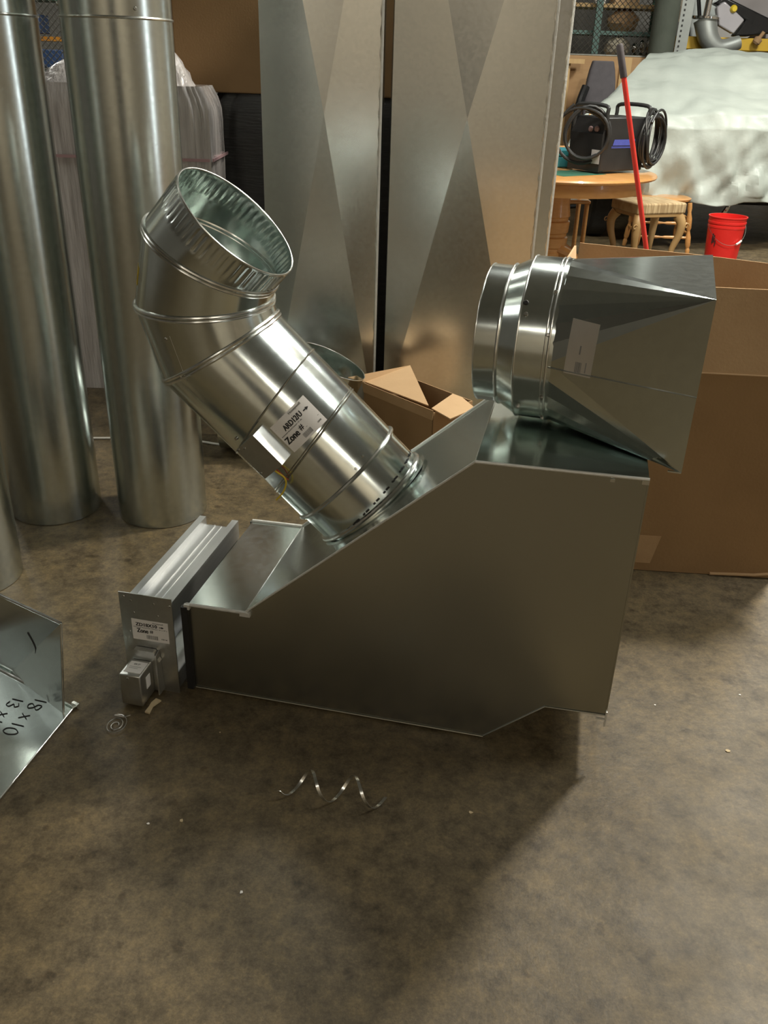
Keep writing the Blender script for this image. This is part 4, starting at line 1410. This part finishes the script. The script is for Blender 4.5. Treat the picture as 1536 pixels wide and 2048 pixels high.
def car_pt(a, t):
    """a 0..1 across (left to right), t 0..1 roof back to hood edge, 1..2 front skirt"""
    def key(stops, s):
        for (s0, v0), (s1, v1) in zip(stops, stops[1:]):
            if s <= s1:
                q = (s - s0) / (s1 - s0)
                q = q * q * (3 - 2 * q) * 0.5 + q * 0.5
                return v0 + (v1 - v0) * q
        return stops[-1][1]
    y = key([(0, 10.7), (0.25, 10.3), (0.45, 9.85), (0.75, 9.0), (1.0, 8.55), (1.12, 8.47), (2, 8.42)], t)
    zc = key([(0, 1.56), (0.25, 1.60), (0.45, 1.56), (0.75, 1.22), (1.0, 1.08), (1.12, 0.98), (2, 0.42)], t)
    lx = key([(0, 2.7), (0.25, 2.6), (0.45, 2.45), (0.75, 1.95), (1.0, 1.66), (1.12, 1.62), (2, 1.66)], t)
    rx_ = key([(0, 4.4), (0.45, 4.6), (1.0, 4.35), (2, 4.4)], t)
    yb = y - 0.16 * math.sin(PI * min(1, max(0, a))) * (1 if t > 0.7 else 0.5)
    x = lx + (rx_ - lx) * a
    z = zc
    return V((x, yb, z))


mb = MB()
rings = []
NA, NT = 70, 84
LS, RS_ = 14, 14
for it in range(NT + 1):
    t = 2.0 * it / NT
    row = []
    # left skirt
    e0 = car_pt(0, t)
    e1 = car_pt(1, t)
    for j in range(LS, 0, -1):
        f_ = j / LS
        zz = e0.z - (e0.z - 0.42) * f_ if e0.z > 0.42 else e0.z
        row.append(V((e0.x - 0.16 * math.sin(f_ * PI / 2) - 0.05 * f_, e0.y + 0.05 * f_, zz)))
    for i in range(NA + 1):
        a = i / NA
        p = car_pt(a, t)
        crown = 0.05 * (1 - (2 * a - 1) ** 2) if t < 1.0 else 0.05 * (1 - (2 * a - 1) ** 2) * max(0, 1 - (t - 1) * 2)
        row.append(p + V((0, 0, crown)))
    for j in range(1, RS_ + 1):
        f_ = j / RS_
        zz = e1.z - (e1.z - 0.42) * f_
        row.append(V((e1.x + 0.16 * math.sin(f_ * PI / 2), e1.y + 0.05 * f_, zz)))
    rings.append(row)
out = []
for it, row in enumerate(rings):
    t = 2.0 * it / NT
    nr = []
    for p in row:
        dr = max(0.0, min(1.0, (1.25 - p.z) / 0.6))
        n1 = mnoise.noise(V((p.x * 2.6, p.y * 2.0, p.z * 2.6))) * 0.05
        n2 = mnoise.noise(V((p.x * 7 + p.z * 3, p.y * 6, p.z * 5 + 5))) * 0.022
        # hanging folds get deeper towards the hem
        fold = (mnoise.noise(V((p.x * 5.5 + p.z * 2.2, 3.1, p.z * 1.3 + 2))) + 0.6 * mnoise.noise(V((p.x * 11 - p.z * 4, 1.7, p.z * 3.0)))) * 0.13 * dr
        ridge = abs(mnoise.noise(V((p.x * 3.0 - p.z * 4.0, p.y * 2, 9.0)))) * 0.10 * dr
        q = p + V((0.3 * n1, -n1 * 0.6 - n2 - fold - ridge, n1 * 0.6 + n2 * (1 - dr)))
        if p.z < 0.46:
            q.z += 0.07 * mnoise.noise(V((p.x * 3.2, 0.4, p.y * 2)))
        nr.append(q)
    out.append(nr)
mb.loft(out, closed=False)
cv = mb.build('cover', 'cover', car, smooth=65)
sol = cv.modifiers.new('thick', 'SOLIDIFY')
sol.thickness = 0.003
for x, y in ((1.95, 8.95), (4.1, 8.9)):
    w = MB()
    w.lathe((x - 0.1, y, 0.325), [(0.2, 0), (0.30, 0.01), (0.322, 0.04), (0.322, 0.17), (0.30, 0.2), (0.2, 0.21)], (1, 0, 0), 36).build('wheel', 'tire', car)
MB().box((3.25, 9.65, 0.62), (1.8, 1.9, 0.55)).build('car_body', 'black_paint', car, bevel=0.08, label='dark underside below the cover')
MB().tube(smooth_path([V((2.98, 8.40, 0.50)), V((3.02, 8.36, 0.40)), V((3.0, 8.36, 0.33)), V((2.97, 8.40, 0.26))], 5), 0.022, 8).build('bumper_guard', 'chrome', car, label='bright metal piece below the hem')

# ================================================================ background: cage, shelves and clutter
struct(MB().box((1.80, 11.0, 0.79), (2.4, 0.06, 1.58)).build('wall_partition', 'plywood', loc=(1.80, 11.0, 0)), 'plywood half wall below the wire fence')
pw = thing('plywood_sheet', 'loose pale plywood sheet with a pine top rail leaning at the half wall', 'plywood', (1.75, 10.8, 0))
MB().box((1.72, 10.86, 0.75), (0.34, 0.03, 1.5)).build('sheet', 'pine', pw)
MB().box((1.72, 10.83, 1.52), (0.62, 0.08, 0.045)).build('top_rail', 'pine', pw)
for i, (x, w_) in enumerate(((2.52, 0.12), (2.98, 0.12))):
    tag(MB().box((x, 10.955, 0.79), (w_, 0.03, 1.56)).build('stud_board', 'pine', loc=(x, 10.955, 0)), ('left' if i == 0 else 'right') + ' upright pine board on the plywood half wall behind the red pole', 'board', 'boards on the half wall')
tag(MB().box((2.75, 10.955, 1.18), (0.33, 0.025, 0.03)).build('cross_board', 'brown_paper', loc=(2.75, 10.955, 1.165)), 'thin dark cross rail between the two pine boards on the half wall', 'board')


def fence(x0, x1, y, z0, z1, label):
    t = thing('chain_link_fence', label, 'fence', ((x0 + x1) / 2, y, z0), 0, 'wire fence panels')
    mb = MB()
    stp = 0.060
    w, h = x1 - x0, z1 - z0
    nn = int((w + h) / stp)
    for sgn in (1, -1):
        for i in range(nn + 1):
            c = i * stp
            # line from (c, 0) going up-left or up-right
            xa, za = (c, 0) if c <= w else (w, c - w)
            xb, zb = (c - h, h) if c - h >= 0 else (0, c)
            if sgn < 0:
                xa, xb = w - xa, w - xb
            mb.tube([V((x0 + xa, y + 0.003 * sgn, z0 + za)), V((x0 + xb, y + 0.003 * sgn, z0 + zb))], 0.0036, 4)
    mb.build('wire_mesh', 'fence', t)
    MB().cyl((x0, y, z0), (x1, y, z0), 0.016, seg=10).build('bottom_rail', 'fence', t)
    for x in (x0, x1):
        MB().cyl((x, y, 0.002 if z0 < 1 else z0), (x, y, z1), 0.02, seg=10).build('fence_post', 'fence', t)
    return t


fence(1.35, 2.98, 11.0, 1.585, 2.9, 'chain-link fence panel above the plywood half wall at right')
fence(-4.6, -3.1, 9.5, 0.03, 2.6, 'chain-link fence panel seen between the round pipes at left')


def shelf(label, x0, x1, y, levels, mats, group, post='green_steel', dep=0.5):
    t = thing('storage_shelf', label, 'shelf', ((x0 + x1) / 2, y, 0), 0, group)
    for z, m in zip(levels, mats):
        MB().box(((x0 + x1) / 2, y, z), (x1 - x0, dep, 0.04)).build('shelf_board', m, t)
    for x in (x0, x1):
        for yy in (y - dep / 2, y + dep / 2):
            MB().box((x, yy, 1.5), (0.05, 0.05, 3.0)).build('post', post, t)
    return t


shelf('storage shelf with pine boards behind the right fence panel', 1.75, 2.98, 11.65, (1.56, 1.82, 2.09), ('brown_paper', 'teal_steel', 'pine'), 'storage shelves', 'green_steel')
shelf('storage shelf with orange beam behind the left fence panel', -4.9, -3.3, 10.3, (0.9, 1.25, 1.56, 1.92), ('green_steel', 'green_steel', 'orange_steel', 'green_steel'), 'storage shelves', 'green_steel')
tag(MB().box((2.22, 11.30, 1.9), (0.07, 0.05, 0.62)).build('upright_rail', 'teal_steel', loc=(2.16, 11.3, 1.59)), 'pale teal upright rail leaning in the shelf behind the right fence', 'rail')


def crumple(name, c, s, m, label, cat, seed, group=None):
    rings = []
    n_ = 18
    for i in range(9):
        t = i / 8
        rr_ = math.sin(PI * (0.12 + 0.8 * t)) ** 0.6
        rings.append([V((c[0] + math.cos(2 * PI * k / n_) * s[0] / 2 * rr_ * (1 + 0.35 * mnoise.noise(V((k * 0.9, t * 4, seed)))), c[1] + math.sin(2 * PI * k / n_) * s[1] / 2 * rr_ * (1 + 0.35 * mnoise.noise(V((k * 0.8, t * 4, seed + 7)))), c[2] + s[2] * t * (1 + 0.15 * mnoise.noise(V((k * 1.1, t * 3, seed + 2)))))) for k in range(n_)])
    return tag(MB().loft(rings, True, True, True).build(name, m, loc=c, smooth=30), label, cat, group)


def carton(c, s, m, label, name='carton', cat='cardboard box', flap=True):
    t = thing(name, label, cat, c)
    MB().box((c[0], c[1], c[2] + s[2] / 2), s).build('carton_body', m, t, bevel=0.004)
    MB().box((c[0], c[1] - s[1] / 2 - 0.001, c[2] + s[2] * 0.8), (s[0] * 0.22, 0.002, s[2] * 0.22)).build('carton_label', 'white_goods', t)
    return t


carton((2.55, 11.6, 2.11), (0.28, 0.3, 0.42), 'card_light', 'cardboard carton on the top board of the right shelf')
carton((2.26, 11.55, 2.11), (0.12, 0.12, 0.13), 'white_goods', 'small white box on the top board of the right shelf', 'small_box', 'box')
crumple('paper_bag', (2.55, 11.55, 1.84), (0.36, 0.26, 0.22), 'brown_paper', 'crumpled brown paper bag on the middle board of the right shelf', 'bag', 3)
crumple('paper_sack', (2.52, 11.5, 1.58), (0.28, 0.25, 0.20), 'paper', 'crumpled pale sack on the low board of the right shelf', 'sack', 11)
rnd = random.Random(5)
spots_ = [('left', 2.72), ('second', 2.80), ('third', 2.88), ('right', 2.97)]
for i, (w_, x) in enumerate(spots_):
    tag(MB().lathe((x, 11.5, 1.582), [(0.02, 0), (0.036, 0.005), (0.038, 0.03), (0.022, 0.05), (0.03, 0.07), (0.037, 0.09), (0.03, 0.13 + 0.03 * (i % 3)), (0.01, 0.15 + 0.03 * (i % 3))], seg=16).build('machine_part', 'chrome', loc=(x, 11.5, 1.582)), 'shiny metal part beside the pale sack, ' + w_ + ' of four in a row', 'metal part', 'metal parts on the right shelf')
for i, (x, z, m, w_) in enumerate(((-3.75, 1.60, 'blue', 'blue bin under the orange beam level'), (-3.95, 1.96, 'green_steel', 'dark green bin'), (-3.55, 1.29, 'blue', 'blue bin'))):
    tag(MB().box((x, 10.2, z + 0.09), (0.22, 0.28, 0.17)).build('storage_bin', m, loc=(x, 10.2, z), bevel=0.01), w_ + (' on the shelf', ' on the top board', ' on the low board')[i] + ' behind the left fence', 'bin', 'bins behind the left fence')
crumple('white_bundle', (-3.72, 10.15, 1.945), (0.22, 0.2, 0.12), 'white_goods', 'pale bundle on the top board behind the left fence', 'bundle', 21)

# pillar, post, rack, parts
struct(MB().lathe((2.86, 10.88, 0), [(0.0, 0), (0.09, 0), (0.135, 0.01), (0.135, 5.98), (0.0, 5.98)], seg=40).build('trim_1', 'concrete', loc=(2.86, 10.88, 0)), 'dark green-grey round building column')
crumple('cloth_bundle', (3.13, 11.35, 1.95), (0.12, 0.12, 0.42), 'paper', 'pale cloth hanging right of the dark column', 'cloth', 31)
def K(x, y, z, kx=1.0):
    """rack coordinates: x measured from the end leg"""
    return V((3.09 + x * kx, y, z))


po = thing('perforated_post', 'grey perforated steel post right of the dark column', 'post', (3.1, 11.0, 0))
MB().prism([V((3.01, 11.0, 0.002)), V((3.14, 11.0, 0.002)), V((3.20, 11.0, 3.2)), V((3.07, 11.0, 3.2))], V((0, 0.004, 0))).build('post_angle', 'grey_steel', po)
hl = MB()
for i in range(26):
    z = 1.55 + i * 0.05
    hl.box((3.045 + z * 0.0195, 10.998, z), (0.018, 0.002, 0.022))
hl.build('post_slot', 'ink', po)
ra = thing('yellow_rack', 'yellow steel rack beam with end leg behind the covered car, loaded with car parts', 'rack', (4.0, 11.5, 0))
RY = 11.2
MB().box((4.03, RY, 1.745), (1.90, 0.06, 0.125)).build('beam', 'yellow_steel', ra, bevel=0.006)
MB().box((4.03, RY + 0.6, 1.745), (1.90, 0.06, 0.125)).build('beam', 'yellow_steel', ra)
for x, y in ((3.12, RY), (4.95, RY), (3.12, RY + 0.6), (4.95, RY + 0.6)):
    MB().box((x, y, 0.842), (0.07, 0.06, 1.68)).build('leg', 'yellow_steel', ra, bevel=0.004)

ep = thing('exhaust_pipe', 'grey bent exhaust pipe lying over the yellow rack beam', 'exhaust pipe', (3.5, 11.05, 1.8))
pts = smooth_path([K(0.26, RY - 0.12, 1.97), K(0.32, RY - 0.16, 1.79), K(0.45, RY - 0.18, 1.70), K(0.66, RY - 0.17, 1.76)], 8)
MB().tube(pts, [0.125 - 0.055 * i / (len(pts) - 1) for i in range(len(pts))], 20).build('pipe_bend', 'grey_steel', ep)
MB().lathe(K(0.26, RY - 0.12, 1.965), [(0.125, 0), (0.155, 0.01), (0.155, 0.03), (0.035, 0.032), (0.035, 0.7), (0.0, 0.7)], (0.05, 0, 1), 24).build('flange_tube', 'chrome', ep)
ss = thing('metal_sheet', 'pale grey metal sheet standing behind the exhaust pipe', 'metal sheet', (3.45, RY + 0.3, 1.81))
MB().prism([V((3.22, RY + 0.3, 1.812)), V((3.62, RY + 0.3, 1.812)), V((3.66, RY + 0.37, 2.6)), V((3.26, RY + 0.37, 2.6))], V((0, 0.01, 0))).build('sheet', 'grey_steel', ss)
tag(MB().tube([V((3.40, RY + 0.10, 1.80)), V((3.22, RY + 0.14, 2.55))], 0.022, 8).build('dark_rod', 'black_paint', loc=(3.4, RY + 0.1, 1.8)), 'dark rod leaning up beside the exhaust pipe', 'rod')
hd = thing('headlamp', 'large clear car headlamp on the yellow rack', 'headlamp', (3.6, RY - 0.05, 1.81))
h0 = RY - 0.10
MB().prism([K(0.37, h0, 2.09), K(0.44, h0 - 0.02, 2.15), K(0.70, h0, 1.98), K(0.60, h0 - 0.02, 1.84), K(0.42, h0 - 0.02, 1.92)], V((0, 0.10, 0))).build('lens', 'lens', hd, bevel=0.015)
MB().prism([K(0.35, h0 + 0.04, 2.13), K(0.44, h0 + 0.02, 2.20), K(1.00, h0 + 0.04, 2.00), K(1.06, h0 + 0.06, 1.86), K(0.76, h0 + 0.02, 1.82), K(0.62, h0 + 0.01, 1.82), K(0.72, h0, 1.98)], V((0, 0.16, 0))).build('housing', 'black_plastic', hd, bevel=0.02)
MB().lathe(K(0.55, h0 - 0.02, 2.08), [(0.0, 0), (0.04, 0), (0.026, 0.03), (0.0, 0.03)], (0, -1, 0), 14).build('bulb', 'yellow_sticker', hd)
fe = thing('car_fender', 'grey plastic car fender lying behind the headlamp on the rack', 'car fender', (4.0, RY + 0.25, 1.81))
f_ = MB()
arc = [(PI * 0.08 + PI * 0.62 * i / 12) for i in range(13)]
for a0, a1 in zip(arc, arc[1:]):
    o_ = lambda a: V((3.95 + 0.50 * math.cos(a), RY + 0.20, 1.815 + 0.47 * math.sin(a)))
    i_ = lambda a: V((3.95 + 0.32 * math.cos(a), RY + 0.23, 1.815 + 0.25 * math.sin(a)))
    f_.prism([o_(a0), o_(a1), i_(a1), i_(a0)], V((0, 0.03, 0)))
f_.build('fender_panel', 'grey_plastic', fe)
tag(MB().prism([V((3.95, RY + 0.14, 1.812)), V((4.8, RY + 0.14, 1.812)), V((4.8, RY + 0.14, 2.30)), V((4.35, RY + 0.14, 2.15))], V((0, 0.05, 0))).build('grey_panel', 'grey_plastic', loc=(4.4, RY, 1.81), bevel=0.01), 'grey body panel at the right end of the rack', 'body panel')
tag(MB().lathe((3.95, RY - 0.10, 1.75), [(0.03, 0), (0.045, 0.02), (0.045, 0.06), (0.02, 0.08), (0.02, 0.14), (0.0, 0.14)], (0.5, -0.1, 0.85), 14).build('brake_part', 'brown_paper', loc=(3.95, RY - 0.10, 1.75)), 'small rusty car part hanging on the yellow beam', 'car part')
# shelf with stacked spines below the beam and behind
sp = thing('low_shelf', 'white low shelf board with bottles and files behind the covered car', 'shelf', (4.4, 12.2, 0))
MB().box((4.45, 12.25, 1.48), (1.9, 0.4, 0.04)).build('shelf_board', 'white_goods', sp)
MB().box((4.45, 12.47, 1.0), (1.9, 0.04, 2.0)).build('back_board', 'white_goods', sp)
rnd = random.Random(8)
ck = ['blue', 'wood_scrap', 'paper', 'red_plastic', 'white_goods', 'brown_paper', 'teal', 'black_plastic']
cn = {'blue': 'blue', 'wood_scrap': 'tan', 'paper': 'cream', 'red_plastic': 'red', 'white_goods': 'white', 'brown_paper': 'brown', 'teal': 'teal', 'black_plastic': 'black'}
nth = ['first', 'second', 'third', 'fourth', 'fifth', 'sixth', 'seventh', 'eighth']
for i in range(8):
    x = 3.58 + i * 0.095
    hh = 0.24 + 0.05 * rnd.random()
    tag(MB().box((x, 12.2, 1.501 + hh / 2), (0.05 + 0.02 * rnd.random(), 0.2, hh)).build('binder', ck[i], loc=(x, 12.2, 1.501)), '%s binder on the white low shelf behind the car, %s from the left' % (cn[ck[i]], nth[i]), 'binder', 'binders behind the car')

# grey seat
gs = thing('office_chair', 'grey fabric office chair standing between the plywood wall and the covered car', 'chair', (2.17, 10.45, 0))
gx, gy = 2.17, 10.45
bk = MB()
rings = []
for i in range(11):
    t = i / 10
    z = 0.62 + 0.91 * t
    hw_ = 0.165 * (1 - 0.25 * abs(2 * t - 0.9) ** 3)
    cr = [V((gx + hw_ * math.copysign(abs(math.cos(a)) ** 0.35, math.cos(a)), gy + 0.06 * math.copysign(abs(math.sin(a)) ** 0.5, math.sin(a)) + 0.05 * t, z)) for a in [2 * PI * k / 28 for k in range(28)]]
    rings.append(cr)
bk.loft(rings, True, True, True)
bk.build('backrest', 'grey_fabric', gs, smooth=50, bevel=0.01)
MB().box((gx, gy - 0.25, 0.50), (0.42, 0.44, 0.09)).build('seat', 'grey_fabric', gs, bevel=0.03)
MB().cyl((gx, gy - 0.2, 0.08), (gx, gy - 0.2, 0.46), 0.03, seg=16).build('gas_post', 'black_plastic', gs)
for q in range(5):
    a = R(72 * q + 20)
    MB().tube([V((gx, gy - 0.2, 0.11)), V((gx + 0.29 * math.cos(a), gy - 0.2 + 0.29 * math.sin(a), 0.06)), V((gx + 0.29 * math.cos(a), gy - 0.2 + 0.29 * math.sin(a), 0.002))], [0.03, 0.022, 0.022], 8).build('leg', 'black_plastic', gs)
for a in (-1,):
    MB().tube(smooth_path([V((gx - 0.20, gy - 0.05, 0.52)), V((gx - 0.24, gy - 0.06, 0.85)), V((gx - 0.22, gy - 0.05, 1.10)), V((gx - 0.16, gy, 1.28))], 5), 0.045, 10).build('armrest', 'black_plastic', gs)

# ================================================================ bits on the floor
def ribbon(pts, wdir_, w, th=0.0006):
    mb = MB()
    rings = []
    for i, p in enumerate(pts):
        wd_ = V(wdir_[i]).normalized()
        a = pts[max(0, i - 1)]
        b = pts[min(len(pts) - 1, i + 1)]
        n_ = (b - a).normalized().cross(wd_).normalized() * th
        rings.append([p - wd_ * w / 2 - n_, p + wd_ * w / 2 - n_, p + wd_ * w / 2 + n_, p - wd_ * w / 2 + n_])
    return mb.loft(rings, True, True, True)


# long twisted shaving
c0_, c1_ = V((-0.205, 1.445, 0.0)), V((0.022, 1.410, 0.0))
ax_ = (c1_ - c0_).normalized()
pts, wds = [], []
nt = 60
turns = 2.35
for i in range(nt + 1):
    t = i / nt
    a = 0.1 + 2 * PI * turns * t
    rad = 0.027 + 0.005 * math.sin(t * PI)
    c = c0_.lerp(c1_, t) + FZ * (rad + 0.0035)
    side = V((-ax_.y, ax_.x, 0))
    pts.append(c - side * (math.cos(a) * rad) - FZ * (math.sin(a) * rad))
    wds.append(ax_)
tag(ribbon(pts, wds, 0.0075).build('metal_shaving', 'seam', loc=(-0.09, 1.42, 0), smooth=60), 'long twisted bright metal shaving on the floor in front of the large fitting', 'metal shaving')
# small wire curl
pts = []
for i in range(44):
    a = i * 0.34
    r_ = 0.010 + 0.0008 * i * (1 if i < 30 else 1.0)
    pts.append(V((-0.632 + math.cos(a) * r_ * 0.62, 1.640 + math.sin(a) * r_ * 0.8, 0.002 + 0.0001 * i)))
pts += [V((-0.618, 1.668, 0.005)), V((-0.606, 1.674, 0.006))]
tag(MB().tube(pts, 0.0011, 6).build('wire_curl', 'wire', loc=(-0.632, 1.64, 0)), 'small spiral curl of wire on the floor in front of the rectangular damper', 'wire')
# wooden scrap
wsx = MB().prism([V((-0.575, 1.690, 0.001)), V((-0.562, 1.685, 0.001)), V((-0.560, 1.712, 0.001)), V((-0.545, 1.735, 0.001)), V((-0.560, 1.742, 0.001)), V((-0.568, 1.725, 0.001)), V((-0.570, 1.71, 0.001))], FZ * 0.004)
tag(wsx.build('wood_scrap', 'wood_scrap', loc=(-0.562, 1.71, 0)), 'small tan wood splinter on the floor below the damper motor box', 'wood scrap')


def chip(x, y, s, m, label, seed):
    rnd = random.Random(seed)
    n_ = 6
    poly = [V((x + math.cos(2 * PI * k / n_) * s * rnd.uniform(0.5, 1.1), y + math.sin(2 * PI * k / n_) * s * rnd.uniform(0.5, 1.1), 0.0004)) for k in range(n_)]
    tag(MB().prism(poly, FZ * s * 0.25).build('debris_chip', m, loc=(x, y, 0)), label, 'debris', 'chips on the floor')


for i, (x, y, s_, m, lb) in enumerate((
        (0.846, 1.623, 0.0065, 'wood_scrap', 'pair of tan chips on the floor at far right'),
        (0.950, 1.838, 0.004, 'white_plastic', 'small white chip on the floor right of the large cardboard box shadow'),
        (0.211, 1.401, 0.005, 'wood_scrap', 'pale chip on the floor right of the twisted shaving'),
        (-0.410, 1.351, 0.006, 'wood_scrap', 'pale chip on the floor left of the twisted shaving'),
        (-0.477, 1.340, 0.004, 'white_plastic', 'tiny white chip on the floor beside a larger pale chip at left'),
        (-0.254, 1.176, 0.004, 'white_plastic', 'small white speck on the floor in the left foreground'),
        (0.713, 1.786, 0.003, 'white_plastic', 'tiny white speck on the floor near the box shadow'),
        (-0.378, 1.629, 0.003, 'wood_scrap', 'tiny pale speck on the floor below the fitting lower left corner'))):
    chip(x, y, s_, m, lb, i)
